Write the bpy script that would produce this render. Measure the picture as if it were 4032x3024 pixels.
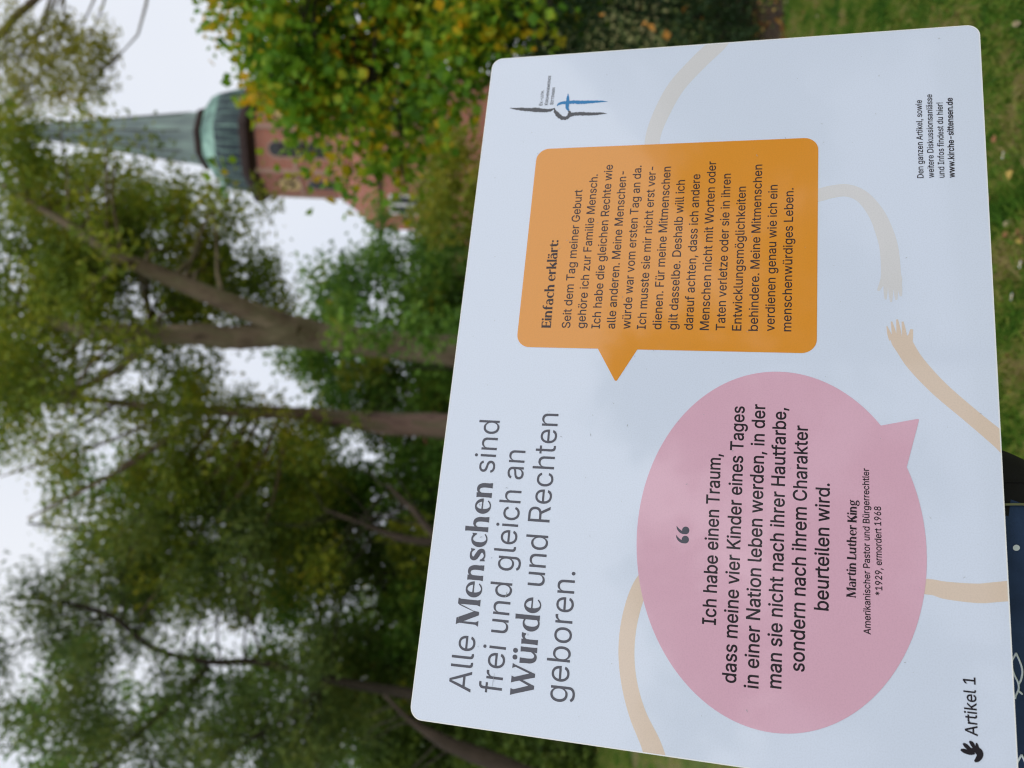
import bpy, bmesh, math, random
import numpy as np
from mathutils import Vector, Matrix, geometry
from mathutils.bvhtree import BVHTree

for _o in list(bpy.data.objects):
    bpy.data.objects.remove(_o)
scene = bpy.context.scene
COL = scene.collection

# ------------------------------------------------------------------ camera (phone held sideways, looking level)
ROLL = math.radians(2.5)
EYE = Vector((0.0, 0.0, 1.55))
F = 3290.8                     # focal length in pixels of a 4032 px wide picture
cr, sr = math.cos(ROLL), math.sin(ROLL)
cam_data = bpy.data.cameras.new("camera")
cam = bpy.data.objects.new("camera", cam_data)
COL.objects.link(cam)
cam_data.sensor_width = 36.0
cam_data.sensor_fit = 'HORIZONTAL'
cam_data.lens = F / 4032 * 36.0
cam_data.clip_start = 0.02
cam_data.clip_end = 2000
cam_data.dof.use_dof = True
cam_data.dof.focus_distance = 0.64
cam_data.dof.aperture_fstop = 6.0
cam.matrix_world = Matrix(((sr, cr, 0, EYE.x), (0, 0, -1, EYE.y), (-cr, sr, 0, EYE.z), (0, 0, 0, 1)))
scene.camera = cam

# ------------------------------------------------------------------ overcast daylight
world = bpy.data.worlds.new("World")
scene.world = world
world.use_nodes = True
wn, wl = world.node_tree.nodes, world.node_tree.links
wn.clear()
w_out = wn.new('ShaderNodeOutputWorld')
w_bg = wn.new('ShaderNodeBackground')
w_sky = wn.new('ShaderNodeTexSky')
w_sky.sky_type = 'NISHITA'
w_sky.sun_disc = False
w_sky.sun_elevation = math.radians(38)
w_sky.sun_rotation = math.radians(200)
w_sky.dust_density = 6.0
w_tc = wn.new('ShaderNodeTexCoord')
w_noise = wn.new('ShaderNodeTexNoise')
w_noise.inputs['Scale'].default_value = 2.2
w_noise.inputs['Detail'].default_value = 3.0
w_ramp = wn.new('ShaderNodeValToRGB')
w_ramp.color_ramp.elements[0].position = 0.3
w_ramp.color_ramp.elements[0].color = (0.735, 0.785, 0.885, 1)
w_ramp.color_ramp.elements[1].position = 0.7
w_ramp.color_ramp.elements[1].color = (0.85, 0.875, 0.935, 1)
w_scale = wn.new('ShaderNodeVectorMath')
w_scale.operation = 'SCALE'
w_scale.inputs['Scale'].default_value = 9.6
w_mix = wn.new('ShaderNodeMixRGB')
w_mix.inputs['Fac'].default_value = 0.97
wl.new(w_tc.outputs['Generated'], w_noise.inputs['Vector'])
wl.new(w_noise.outputs['Fac'], w_ramp.inputs['Fac'])
wl.new(w_ramp.outputs['Color'], w_scale.inputs[0])
wl.new(w_sky.outputs['Color'], w_mix.inputs['Color1'])
wl.new(w_scale.outputs['Vector'], w_mix.inputs['Color2'])
wl.new(w_mix.outputs['Color'], w_bg.inputs['Color'])
w_bg.inputs['Strength'].default_value = 0.10
wl.new(w_bg.outputs['Background'], w_out.inputs['Surface'])

sun_data = bpy.data.lights.new("sun", 'SUN')
sun_data.energy = 1.4
sun_data.angle = math.radians(80)
sun_data.color = (1.0, 0.97, 0.92)
sun = bpy.data.objects.new("sun", sun_data)
COL.objects.link(sun)
# high in the south behind the camera, a little to its right
sun.rotation_euler = Vector((0.32, -0.75, 1.0)).to_track_quat('Z', 'Y').to_euler()

scene.view_settings.view_transform = 'Standard'
scene.view_settings.look = 'None'
scene.view_settings.gamma = 1.0
scene.view_settings.use_curve_mapping = False
scene.view_settings.exposure = 0.12
scene.cycles.filter_width = 1.15
scene.cycles.max_bounces = 8
scene.cycles.transparent_max_bounces = 8

# ------------------------------------------------------------------ helpers
rng = np.random.default_rng(7)
random.seed(7)


def ray(x, y):
    """direction through a point of the 4032 px picture, depth 1 along +Y"""
    cx, cy = (x - 2016) / F, (y - 1512) / F
    r0, u0 = -cy, -cx
    return Vector((cr * r0 - sr * u0, 1.0, cr * u0 + sr * r0))


def P(x, y, d):
    return EYE + ray(x, y) * d


def Q(x, y, d):
    """the same for the 2212 px wide view of the picture"""
    return P(x * 4032 / 2212, y * 4032 / 2212, d)


def tag(o, label=None, cat=None, group=None, kind=None):
    if label: o['label'] = label
    if cat: o['category'] = cat
    if group: o['group'] = group
    if kind: o['kind'] = kind
    return o


def empty(name, loc, label, cat, group=None, rot=None):
    o = bpy.data.objects.new(name, None)
    COL.objects.link(o)
    o.location = loc
    if rot is not None: o.rotation_euler = rot
    o.empty_display_size = 0.1
    bpy.context.view_layer.update()
    return tag(o, label, cat, group)


def link(name, me, mat=None, parent=None, world_space=True):
    o = bpy.data.objects.new(name, me)
    COL.objects.link(o)
    if mat is not None:
        me.materials.clear()
        me.materials.append(mat)
    if parent is not None:
        o.parent = parent
        if world_space:
            o.matrix_parent_inverse = world_of(parent).inverted()
    return o


def world_of(o):
    m = o.matrix_basis.copy()
    while o.parent is not None:
        m = o.parent.matrix_basis @ (o.matrix_parent_inverse @ m)
        o = o.parent
    return m


class MB:
    """collects verts and faces for one mesh object"""
    def __init__(s):
        s.v, s.f = [], []

    def add(s, vs, fs):
        n = len(s.v)
        s.v += [tuple(a) for a in vs]
        s.f += [tuple(i + n for i in f) for f in fs]

    def box(s, lo, hi, M=None):
        c = [Vector((x, y, z)) for x in (lo[0], hi[0]) for y in (lo[1], hi[1]) for z in (lo[2], hi[2])]
        if M is not None: c = [M @ p for p in c]
        s.add(c, [(0, 1, 3, 2), (4, 6, 7, 5), (0, 4, 5, 1), (2, 3, 7, 6), (0, 2, 6, 4), (1, 5, 7, 3)])

    def tube(s, pts, rad, n=8, cap=True, wob=0.0):
        pts = [Vector(p) for p in pts]
        rings = []
        up = Vector((0.13, 0.21, 0.97)).normalized()
        for i, p in enumerate(pts):
            t = (pts[min(i + 1, len(pts) - 1)] - pts[max(i - 1, 0)]).normalized()
            a = t.cross(up)
            if a.length < 0.15: a = t.cross(Vector((1, 0, 0)))
            a.normalize()
            b = t.cross(a)
            r = rad[i] if hasattr(rad, '__len__') else rad
            rings.append([p + (a * math.cos(k * 2 * math.pi / n) + b * math.sin(k * 2 * math.pi / n)) * r * (1 + wob * random.uniform(-1, 1)) for k in range(n)])
        vs = [q for r in rings for q in r]
        fs = [(i * n + k, i * n + (k + 1) % n, (i + 1) * n + (k + 1) % n, (i + 1) * n + k) for i in range(len(pts) - 1) for k in range(n)]
        if cap:
            fs.append(tuple(range(n - 1, -1, -1)))
            fs.append(tuple((len(pts) - 1) * n + k for k in range(n)))
        s.add(vs, fs)

    def lathe(s, prof, n, phase=0.0, M=None, closed=True):
        vs = []
        for r, z in prof:
            for k in range(n):
                a = phase + k * 2 * math.pi / n
                p = Vector((r * math.cos(a), r * math.sin(a), z))
                vs.append(M @ p if M is not None else p)
        fs = [(i * n + k, i * n + (k + 1) % n, (i + 1) * n + (k + 1) % n, (i + 1) * n + k) for i in range(len(prof) - 1) for k in range(n)]
        s.add(vs, fs)

    def build(s, name, mat=None, parent=None, smooth=False, world_space=True):
        me = bpy.data.meshes.new(name)
        me.from_pydata(s.v, [], s.f)
        if smooth: me.polygons.foreach_set('use_smooth', [True] * len(me.polygons))
        me.update()
        return link(name, me, mat, parent, world_space)


def catmull(pts, k=6):
    """smooth a list of equal-length tuples"""
    A = [np.array(p, float) for p in pts]
    A = [2 * A[0] - A[1]] + A + [2 * A[-1] - A[-2]]
    out = []
    for i in range(1, len(A) - 2):
        for j in range(k):
            t = j / k
            out.append(0.5 * (2 * A[i] + (A[i + 1] - A[i - 1]) * t + (2 * A[i - 1] - 5 * A[i] + 4 * A[i + 1] - A[i + 2]) * t * t + (3 * A[i] - A[i - 1] - 3 * A[i + 1] + A[i + 2]) * t ** 3))
    out.append(A[-2])
    return [tuple(map(float, o)) for o in out]


# ------------------------------------------------------------------ materials
def srgb(r, g, b):
    f = lambda c: c / 12.92 if c <= 0.04045 else ((c + 0.055) / 1.055) ** 2.4
    return (f(r / 255), f(g / 255), f(b / 255), 1)


def mat_base(name, col, rough=0.6, spec=0.5, coat=0.0, metal=0.0):
    m = bpy.data.materials.new(name)
    m.use_nodes = True
    b = m.node_tree.nodes['Principled BSDF']
    b.inputs['Base Color'].default_value = (*col[:3], 1)
    b.inputs['Roughness'].default_value = rough
    b.inputs['Specular IOR Level'].default_value = spec
    b.inputs['Coat Weight'].default_value = coat
    b.inputs['Metallic'].default_value = metal
    return m


def mat_noise(name, cols, scale, rough=0.8, bump=0.0, stretch=(1, 1, 1), detail=6, bscale=None, spec=0.3, metal=0.0, dist=0.01):
    """base colour from a noise-driven ramp, optional bump"""
    m = mat_base(name, cols[0], rough, spec, metal=metal)
    nt = m.node_tree
    N, L = nt.nodes, nt.links
    b = N['Principled BSDF']
    tc = N.new('ShaderNodeTexCoord')
    mp = N.new('ShaderNodeMapping')
    mp.inputs['Scale'].default_value = stretch
    no = N.new('ShaderNodeTexNoise')
    no.inputs['Scale'].default_value = scale
    no.inputs['Detail'].default_value = detail
    rp = N.new('ShaderNodeValToRGB')
    els = rp.color_ramp.elements
    while len(els) < len(cols): els.new(0.5)
    for i, c in enumerate(cols):
        els[i].position = 0.3 + 0.4 * i / (len(cols) - 1)
        els[i].color = (*c[:3], 1)
    L.new(tc.outputs['Object'], mp.inputs['Vector'])
    L.new(mp.outputs['Vector'], no.inputs['Vector'])
    L.new(no.outputs['Fac'], rp.inputs['Fac'])
    L.new(rp.outputs['Color'], b.inputs['Base Color'])
    if bump:
        n2 = N.new('ShaderNodeTexNoise')
        n2.inputs['Scale'].default_value = bscale or scale * 3
        n2.inputs['Detail'].default_value = 8
        L.new(mp.outputs['Vector'], n2.inputs['Vector'])
        bp = N.new('ShaderNodeBump')
        bp.inputs['Strength'].default_value = bump
        bp.inputs['Distance'].default_value = dist
        L.new(n2.outputs['Fac'], bp.inputs['Height'])
        L.new(bp.outputs['Normal'], b.inputs['Normal'])
    return m


def mat_leaf(name, cols, pos=None, transl=0.35, clump=1.2):
    """leaf: colour differs from leaf to leaf and from clump to clump"""
    m = bpy.data.materials.new(name)
    m.use_nodes = True
    N, L = m.node_tree.nodes, m.node_tree.links
    N.clear()
    out = N.new('ShaderNodeOutputMaterial')
    ge = N.new('ShaderNodeNewGeometry')
    tc = N.new('ShaderNodeTexCoord')
    no = N.new('ShaderNodeTexNoise')
    no.inputs['Scale'].default_value = clump
    no.inputs['Detail'].default_value = 2
    mx = N.new('ShaderNodeMath'); mx.operation = 'MULTIPLY_ADD'
    mx.inputs[1].default_value = 0.55
    ad = N.new('ShaderNodeMath'); ad.operation = 'MULTIPLY_ADD'
    ad.inputs[1].default_value = 1.5; ad.inputs[2].default_value = -0.53
    rp = N.new('ShaderNodeValToRGB')
    els = rp.color_ramp.elements
    while len(els) < len(cols): els.new(0.5)
    for i, c in enumerate(cols):
        els[i].position = pos[i] if pos else i / (len(cols) - 1)
        els[i].color = (*c[:3], 1)
    L.new(tc.outputs['Object'], no.inputs['Vector'])
    L.new(no.outputs['Fac'], ad.inputs[0])
    L.new(ge.outputs['Random Per Island'], mx.inputs[0])
    L.new(ad.outputs[0], mx.inputs[2])
    L.new(mx.outputs[0], rp.inputs['Fac'])
    d = N.new('ShaderNodeBsdfPrincipled')
    d.inputs['Roughness'].default_value = 0.5
    d.inputs['Specular IOR Level'].default_value = 0.18
    t = N.new('ShaderNodeBsdfTranslucent')
    ms = N.new('ShaderNodeMixShader')
    ms.inputs['Fac'].default_value = transl
    L.new(rp.outputs['Color'], d.inputs['Base Color'])
    L.new(rp.outputs['Color'], t.inputs['Color'])
    L.new(d.outputs[0], ms.inputs[1])
    L.new(t.outputs[0], ms.inputs[2])
    L.new(ms.outputs[0], out.inputs['Surface'])
    return m

# letter outlines: character ~ advance ~ closed bezier splines
GLYPHS = '''
!~196~87,160,67,160,66,277 65,393,63,509,86,509 109,509,132,509,131,393 129,277,128,160,108,160/111,-4,98,-4,85,-4 75,0,66,9,57,18 52,28,52,41,52,53 57,64,66,73,75,82 85,86,98,86,111,86 121,82,130,73,139,64 143,53,143,41,143,28 139,18,130,9,121,0
*~453~218,223,201,223,203,259 204,295,206,331,175,311 145,292,114,272,106,287 98,301,89,315,122,332 154,349,186,365,154,382 122,399,89,415,98,430 106,444,114,459,145,439 175,420,206,400,204,437 203,473,201,509,218,509 234,509,250,509,249,473 248,437,246,400,277,420 307,439,337,459,346,444 354,430,362,415,330,399 298,382,266,365,298,349 330,332,362,315,354,301 346,287,337,272,307,292 277,311,246,331,248,295 249,259,250,223,234,223
,~188~53,-119,38,-119,48,-56 58,8,68,71,91,71 114,71,137,71,119,8 102,-56,84,-119,69,-119
-~453~263,244,337,244,337,226 337,207,337,188,263,188 188,188,114,188,114,207 114,226,114,244,188,244
.~188~108,-4,95,-4,83,-4 72,0,63,9,54,18 50,28,50,41,50,54 54,65,63,73,72,82 83,87,95,87,108,87 119,82,128,73,137,65 141,54,141,41,141,28 137,18,128,9,119,0
1~453~181,0,76,0,76,18 76,36,76,55,181,55 286,55,391,55,391,36 391,18,391,0,286,0/250,509,276,509,276,339 276,170,276,0,255,0 234,0,212,0,212,149 212,299,212,448,211,448 210,448,209,448,168,418 127,388,86,358,86,381 86,404,86,427,123,454 161,481,198,509,224,509
2~453~172,0,64,0,64,16 64,32,64,47,121,108 177,168,234,229,254,249 270,267,282,282,295,298 304,313,311,327,317,341 320,356,320,371,320,390 316,405,308,419,299,432 288,442,273,449,259,456 242,460,224,460,204,460 187,456,172,447,158,439 147,428,139,413,131,399 127,382,127,362,107,362 86,362,66,362,66,392 72,419,86,442,100,465 119,483,143,496,167,509 194,516,225,516,255,516 282,509,306,497,329,484 348,467,361,445,374,424 381,399,381,372,381,354 378,335,371,318,364,300 353,280,336,259,319,237 296,211,267,180,229,140 191,100,153,60,153,59 153,58,153,57,231,57 310,57,389,57,389,38 389,19,389,0,281,0
6~453~258,-7,226,-7,195,-7 167,0,142,15,118,29 98,49,84,74,71,100 64,129,64,162,64,186 69,212,80,239,91,266 110,300,137,340,176,396 214,453,252,509,276,509 299,509,322,509,265,426 208,344,151,261,149,261 147,261,145,261,150,271 157,280,165,288,174,296 184,302,196,307,207,312 221,314,235,314,266,314 293,308,316,295,339,282 357,263,370,240,382,216 389,189,389,157,389,125 382,97,368,73,354,48 334,28,310,14,286,0/207,48,226,48,246,48 264,53,279,63,294,72 306,85,314,101,323,118 327,136,327,157,327,178 323,197,314,213,306,230 294,242,279,251,264,261 246,265,226,265,207,265 189,261,174,252,159,243 147,230,138,214,129,198 125,179,125,158,125,137 129,118,138,102,147,85 159,72,174,63,189,53
8~453~260,-7,226,-7,192,-7 162,-1,136,11,109,24 89,40,74,62,59,83 52,108,52,135,52,157 56,177,65,195,74,213 86,229,101,241,116,253 133,261,153,265,153,265 153,266,153,267,128,273 108,287,93,308,78,329 70,353,70,380,70,406 77,429,90,450,104,470 122,486,146,498,169,510 196,516,226,516,256,516 283,510,306,498,329,486 348,470,361,450,375,429 382,406,382,380,382,353 374,329,359,308,344,287 325,273,300,267,300,266 300,265,300,265,319,261 336,253,351,241,366,229 378,213,387,195,396,177 401,157,401,135,401,108 393,83,378,62,364,40 343,24,317,11,291,-1/204,49,226,49,249,49 268,53,285,60,301,68 314,78,323,91,332,105 337,121,337,139,337,158 332,174,322,189,313,203 300,214,283,223,266,231 247,235,226,235,205,235 186,231,169,223,152,214 139,203,130,189,120,174 115,158,115,139,115,121 120,105,129,91,138,78 151,68,167,60,184,53/208,290,226,290,244,290 260,293,274,300,288,307 299,318,307,330,315,343 319,358,319,376,319,393 315,407,308,420,300,433 289,443,275,449,261,456 245,460,226,460,208,460 191,456,177,449,163,443 152,433,145,420,137,407 133,393,133,376,133,358 137,343,145,330,152,318 163,307,178,300,192,293
9~453~195,516,226,516,258,516 286,508,310,494,335,480 354,460,368,434,382,409 389,380,389,347,389,323 383,297,373,270,362,243 343,209,315,168,277,112 239,56,200,0,177,0 154,0,130,0,187,83 244,165,301,248,303,248 305,248,307,248,303,238 296,229,287,221,279,213 269,207,257,202,245,197 232,195,218,195,187,195 160,201,137,214,114,227 96,245,83,269,70,292 64,320,64,352,64,384 71,412,85,436,99,461 118,480,143,494,167,508/246,460,226,460,207,460 189,456,174,446,159,437 147,424,138,407,130,391 125,372,125,352,125,330 130,312,138,295,147,279 159,266,174,257,189,248 207,243,226,243,246,243 263,248,279,257,294,266 306,279,314,295,323,311 327,330,327,350,327,372 323,391,314,407,306,424 294,437,279,446,264,456
A~480~39,0,16,0,78,170 140,339,201,509,226,509 251,509,276,509,338,339 401,170,463,0,440,0 418,0,395,0,359,101 323,202,287,302,281,321 273,344,264,372,255,400 245,435,232,478,236,478 241,478,245,478,233,435 222,399,213,371,204,343 196,320,191,302,155,202 120,101,85,0,62,0/197,142,110,142,110,161 110,180,110,199,197,199 283,199,370,199,370,180 370,161,370,142,283,142
B~456~122,0,60,0,60,170 60,339,60,509,120,509 181,509,241,509,276,509 306,503,329,491,352,479 369,462,381,442,392,422 398,399,398,374,398,352 394,334,387,320,379,306 369,294,356,286,344,277 330,271,315,267,315,265 315,264,315,262,331,261 347,255,363,245,379,235 392,221,402,203,413,185 418,163,418,136,418,111 412,87,400,67,388,46 370,30,344,18,319,6 287,0,247,0,184,0/125,115,125,57,165,57 205,57,245,57,284,57 313,65,330,80,347,95 355,114,355,137,355,154 351,170,342,184,334,198 321,209,306,218,290,227 271,231,248,231,207,231 166,231,125,231,125,173/125,341,125,285,162,285 200,285,238,285,257,285 273,289,288,296,303,303 315,313,323,326,332,339 336,355,336,372,336,395 328,414,313,429,297,444 273,452,240,452,202,452 163,452,125,452,125,396
C~510~293,-7,267,-7,223,-7 184,4,150,25,116,46 89,76,70,115,50,154 40,201,40,254,40,308 50,354,70,393,89,432 116,462,150,484,184,505 223,516,267,516,293,516 317,512,340,504,363,497 384,486,402,471,420,457 436,439,448,418,460,398 468,374,473,348,451,348 430,348,408,348,404,366 398,381,389,395,381,408 370,419,357,428,345,438 331,444,315,449,300,454 284,456,267,456,236,456 208,448,184,432,159,417 139,394,125,364,111,334 103,297,103,254,103,211 111,175,125,145,140,115 159,92,184,76,209,61 236,53,267,53,284,53 300,55,315,60,331,65 345,71,357,81,370,90 381,101,389,114,398,128 404,143,408,160,430,160 451,160,473,160,469,135 460,111,448,91,436,70 421,52,402,38,384,23 363,12,341,5,318,-3
D~502~271,0,219,0,178,0 137,0,96,0,96,19 96,38,96,57,136,57 175,57,215,57,256,57 291,65,318,81,345,97 366,119,379,149,392,179 399,214,399,255,399,296 392,331,379,361,366,390 346,412,320,428,293,444 260,452,221,452,178,452 136,452,93,452,93,471 93,490,93,509,137,509 181,509,225,509,275,509 317,499,353,478,388,458 415,429,433,391,452,353 462,308,462,255,462,202 452,157,433,119,414,81 387,51,351,31,314,10/103,509,125,509,125,339 125,170,125,0,103,0 82,0,60,0,60,170 60,339,60,509,82,509
E~419~165,0,60,0,60,170 60,339,60,509,164,509 268,509,372,509,372,490 372,471,372,452,290,452 207,452,125,452,125,396 125,341,125,286,202,286 278,286,355,286,355,267 355,248,355,229,278,229 202,229,125,229,125,172 125,114,125,57,208,57 292,57,375,57,375,38 375,19,375,0,270,0
F~410~82,0,60,0,60,170 60,339,60,509,163,509 266,509,369,509,369,490 369,471,369,452,288,452 206,452,125,452,125,394 125,336,125,278,198,278 272,278,346,278,346,259 346,240,346,221,272,221 198,221,125,221,125,147 125,74,125,0,103,0
G~520~309,-7,269,-7,223,-7 184,4,149,25,115,46 88,77,69,116,50,155 40,201,40,254,40,308 50,354,69,393,88,432 115,462,149,484,183,505 221,516,265,516,292,516 317,512,340,504,364,496 385,484,403,469,422,454 437,437,449,416,461,396 470,373,474,349,452,349 430,349,408,349,403,365 396,380,387,393,379,406 368,417,356,427,344,436 330,444,315,448,300,453 283,456,265,456,235,456 208,448,183,432,159,417 139,394,125,364,111,334 103,297,103,254,103,211 111,175,125,145,140,115 159,92,184,76,209,61 237,53,269,53,297,53 323,59,345,71,367,83 384,101,396,123,409,146 415,172,415,202,421,201 428,200,434,199,384,199 333,199,283,199,283,218 283,237,283,256,348,256 413,256,478,256,478,237 478,219,478,200,478,158 469,122,451,91,433,60 408,36,377,19,345,2
H~517~82,0,60,0,60,170 60,339,60,509,82,509 103,509,125,509,125,435 125,362,125,289,214,289 303,289,392,289,392,362 392,435,392,509,414,509 435,509,457,509,457,339 457,170,457,0,435,0 414,0,392,0,392,77 392,155,392,232,303,232 214,232,125,232,125,155 125,77,125,0,103,0
I~301~111,0,31,0,31,19 31,38,31,57,60,57 89,57,118,57,118,189 118,320,118,452,89,452 60,452,31,452,31,471 31,490,31,509,111,509 190,509,269,509,269,490 269,471,269,452,240,452 212,452,183,452,183,320 183,189,183,57,212,57 240,57,269,57,269,38 269,19,269,0,190,0
K~467~146,189,104,145,104,169 104,193,104,216,116,232 128,247,139,261,151,275 162,290,174,303,187,317 199,331,212,344,262,399 313,454,364,509,392,509 420,509,448,509,376,431 304,353,231,276,230,276 229,276,228,276,187,233/82,0,60,0,60,170 60,339,60,509,82,509 103,509,125,509,125,451 125,392,125,334,124,298 124,261,124,225,124,214 124,204,125,193,125,129 125,64,125,0,103,0/398,0,372,0,311,86 249,173,188,259,201,276 215,293,228,309,302,206 375,103,449,0,423,0
L~393~160,0,60,0,60,170 60,339,60,509,82,509 103,509,125,509,125,358 125,208,125,57,203,57 282,57,361,57,361,38 361,19,361,0,261,0
M~628~81,0,60,0,60,170 60,339,60,509,91,509 121,509,152,509,193,402 235,294,277,187,280,180 284,170,287,159,291,148 295,136,299,123,303,110 307,97,311,84,315,71 319,59,322,49,317,49 312,49,307,49,310,59 314,70,318,83,322,95 326,108,330,121,334,134 338,147,342,158,346,170 349,179,352,187,394,294 435,402,476,509,507,509 537,509,568,509,568,339 568,170,568,0,547,0 525,0,504,0,504,97 504,194,504,291,504,302 504,314,504,327,505,340 505,354,505,369,505,383 506,398,506,413,506,428 507,443,507,457,509,457 511,457,513,457,508,441 503,426,498,409,492,393 487,378,482,363,477,348 472,334,467,322,463,309 459,299,456,291,418,194 380,97,342,0,323,0 305,0,286,0,248,97 209,194,170,291,167,299 163,309,159,321,155,333 150,346,145,361,140,376 135,391,129,408,124,424 118,441,112,457,114,457 117,457,119,457,119,444 120,431,120,416,120,401 121,387,121,372,121,357 121,342,122,328,122,315 122,302,122,291,122,194 122,97,122,0,101,0
N~523~82,0,60,0,60,170 60,339,60,509,85,509 111,509,136,509,205,400 274,291,343,183,349,174 355,164,363,151,370,138 379,123,388,107,396,90 405,73,414,55,411,55 408,54,405,54,403,72 401,90,401,108,400,126 399,142,399,157,399,172 399,185,399,195,399,300 399,404,399,509,420,509 442,509,463,509,463,339 463,170,463,0,438,0 412,0,387,0,325,97 264,193,202,290,194,303 186,316,177,331,169,345 159,362,148,381,137,400 123,424,108,452,111,453 115,453,119,454,120,428 121,405,122,384,123,362 124,344,124,328,125,312 125,300,125,291,125,194 125,97,125,0,103,0
P~445~82,0,60,0,60,170 60,339,60,509,118,509 177,509,235,509,274,509 307,502,332,487,358,473 377,454,390,430,402,405 409,378,409,348,409,317 402,290,390,265,377,241 358,222,332,207,307,193 274,186,235,186,193,186 151,186,109,186,109,205 109,224,109,242,150,242 191,242,233,242,259,242 281,247,297,256,313,265 325,278,333,294,341,310 344,328,344,348,344,368 341,386,333,402,325,417 313,430,297,439,280,448 259,452,232,452,196,452 160,452,125,452,125,301 125,151,125,0,103,0
R~449~82,0,60,0,60,170 60,339,60,509,119,509 177,509,236,509,275,509 307,502,333,489,359,475 378,457,390,433,403,410 409,382,409,352,409,321 403,295,390,271,378,248 359,230,333,217,307,204 275,198,236,198,189,198 143,198,96,198,96,217 96,236,96,255,142,255 188,255,234,255,260,255 281,259,298,267,314,275 326,286,334,300,341,315 345,332,345,352,345,372 341,390,334,405,326,420 314,431,298,440,281,448 259,452,233,452,197,452 161,452,125,452,125,301 125,151,125,0,103,0/378,0,353,0,312,76 271,153,230,229,254,229 279,229,303,229,344,153 386,76,428,0,403,0
S~447~263,-9,224,-9,187,-9 155,-3,128,9,100,21 79,38,64,60,49,82 40,107,38,137,60,137 82,137,104,137,106,117 112,101,123,88,134,75 149,65,166,59,184,52 203,49,224,49,247,49 268,53,286,60,304,68 319,78,329,92,340,105 346,121,346,139,346,155 341,169,332,179,323,189 311,198,296,205,281,211 264,217,245,222,224,228 204,234,184,239,142,251 109,268,86,289,63,311 52,339,52,372,52,401 60,426,75,448,90,469 111,486,138,498,164,510 194,516,227,516,261,516 290,510,316,498,342,486 362,469,377,449,392,428 400,404,401,378,380,378 358,378,337,378,335,403 323,423,302,437,281,451 256,459,225,459,203,459 184,455,167,448,151,441 138,431,129,418,120,406 115,391,115,376,115,358 120,344,131,334,142,323 154,314,169,308,184,302 199,297,212,293,230,289 247,284,264,279,279,275 295,270,312,264,328,257 344,248,359,238,373,227 385,214,395,198,404,181 408,162,408,139,408,111 401,86,386,64,372,41 351,24,323,11,296,-2
T~449~85,452,32,452,32,471 32,490,32,509,160,509 288,509,417,509,417,490 417,471,417,452,363,452 310,452,257,452,257,301 257,151,257,0,235,0 214,0,193,0,193,151 193,301,193,452,139,452
U~517~299,-8,259,-8,219,-8 184,0,154,15,124,31 101,53,85,80,68,107 60,138,60,173,60,285 60,397,60,509,81,509 103,509,124,509,124,399 124,288,124,178,124,154 130,132,141,113,152,94 167,79,187,68,207,57 231,52,259,52,287,52 311,57,331,68,351,79 366,94,377,113,387,132 393,154,393,178,393,288 393,399,393,509,414,509 436,509,457,509,457,397 457,285,457,173,457,138 449,107,433,80,416,53 393,31,363,15,334,0
V~480~229,0,204,0,141,170 79,339,16,509,39,509 62,509,84,509,120,408 156,307,192,206,198,189 206,166,215,137,224,109 235,73,248,31,243,31 239,31,235,31,247,74 258,110,267,138,276,166 284,189,290,206,325,307 360,408,395,509,417,509 440,509,463,509,401,339 340,170,278,0,253,0
W~686~180,0,155,0,109,170 63,339,16,509,38,509 60,509,82,509,109,404 136,300,163,196,168,179 172,163,175,145,179,128 183,111,187,94,190,76 194,58,197,40,194,40 192,40,189,40,193,58 196,76,200,94,203,111 207,128,211,145,215,163 220,179,224,196,251,300 279,404,306,509,331,509 355,509,380,509,407,404 434,300,462,196,466,179 470,163,474,145,478,128 482,111,486,94,490,76 494,58,497,40,494,40 491,40,488,40,492,58 495,76,499,94,502,111 506,128,510,145,515,163 519,179,523,196,550,300 576,404,603,509,625,509 647,509,670,509,623,339 577,170,530,0,505,0 480,0,455,0,426,108 397,215,368,323,362,344 357,367,351,391,346,416 341,444,336,475,341,475 345,475,350,475,345,445 340,419,335,395,330,371 324,347,318,323,289,215 260,108,230,0,205,0
a~389~182,-9,160,-9,136,-9 114,-4,94,5,75,14 59,27,48,45,36,62 30,83,30,108,30,130 35,147,43,161,52,175 63,185,78,193,92,201 108,207,125,211,143,215 160,218,178,220,201,223 219,225,234,227,248,228 258,231,265,235,272,239 276,245,276,255,276,255 276,256,276,257,276,272 273,286,267,297,261,308 252,316,240,322,228,328 213,331,196,331,178,331 162,328,149,322,136,317 126,309,118,301,110,292 104,283,100,274,80,280 61,285,41,291,50,314 62,332,79,346,95,360 113,369,133,375,153,381 173,384,194,384,208,384 223,383,239,379,255,376 271,370,286,360,301,351 313,338,322,320,332,303 337,280,337,251,337,168 337,84,337,0,317,0 297,0,277,0,277,17 277,35,277,52,275,52 274,52,272,52,268,43 261,34,252,25,243,15 230,7,215,1,200,-5/155,45,170,45,193,45 212,50,228,59,243,68 255,79,263,93,271,107 276,122,276,138,276,155 276,173,276,190,273,187 268,184,259,182,251,180 242,178,231,176,221,174 210,172,200,171,190,170 182,169,175,168,161,166 147,163,134,159,121,154 111,148,103,139,96,131 92,119,92,105,92,92 95,81,102,72,109,63 118,57,130,52,142,48
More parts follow.
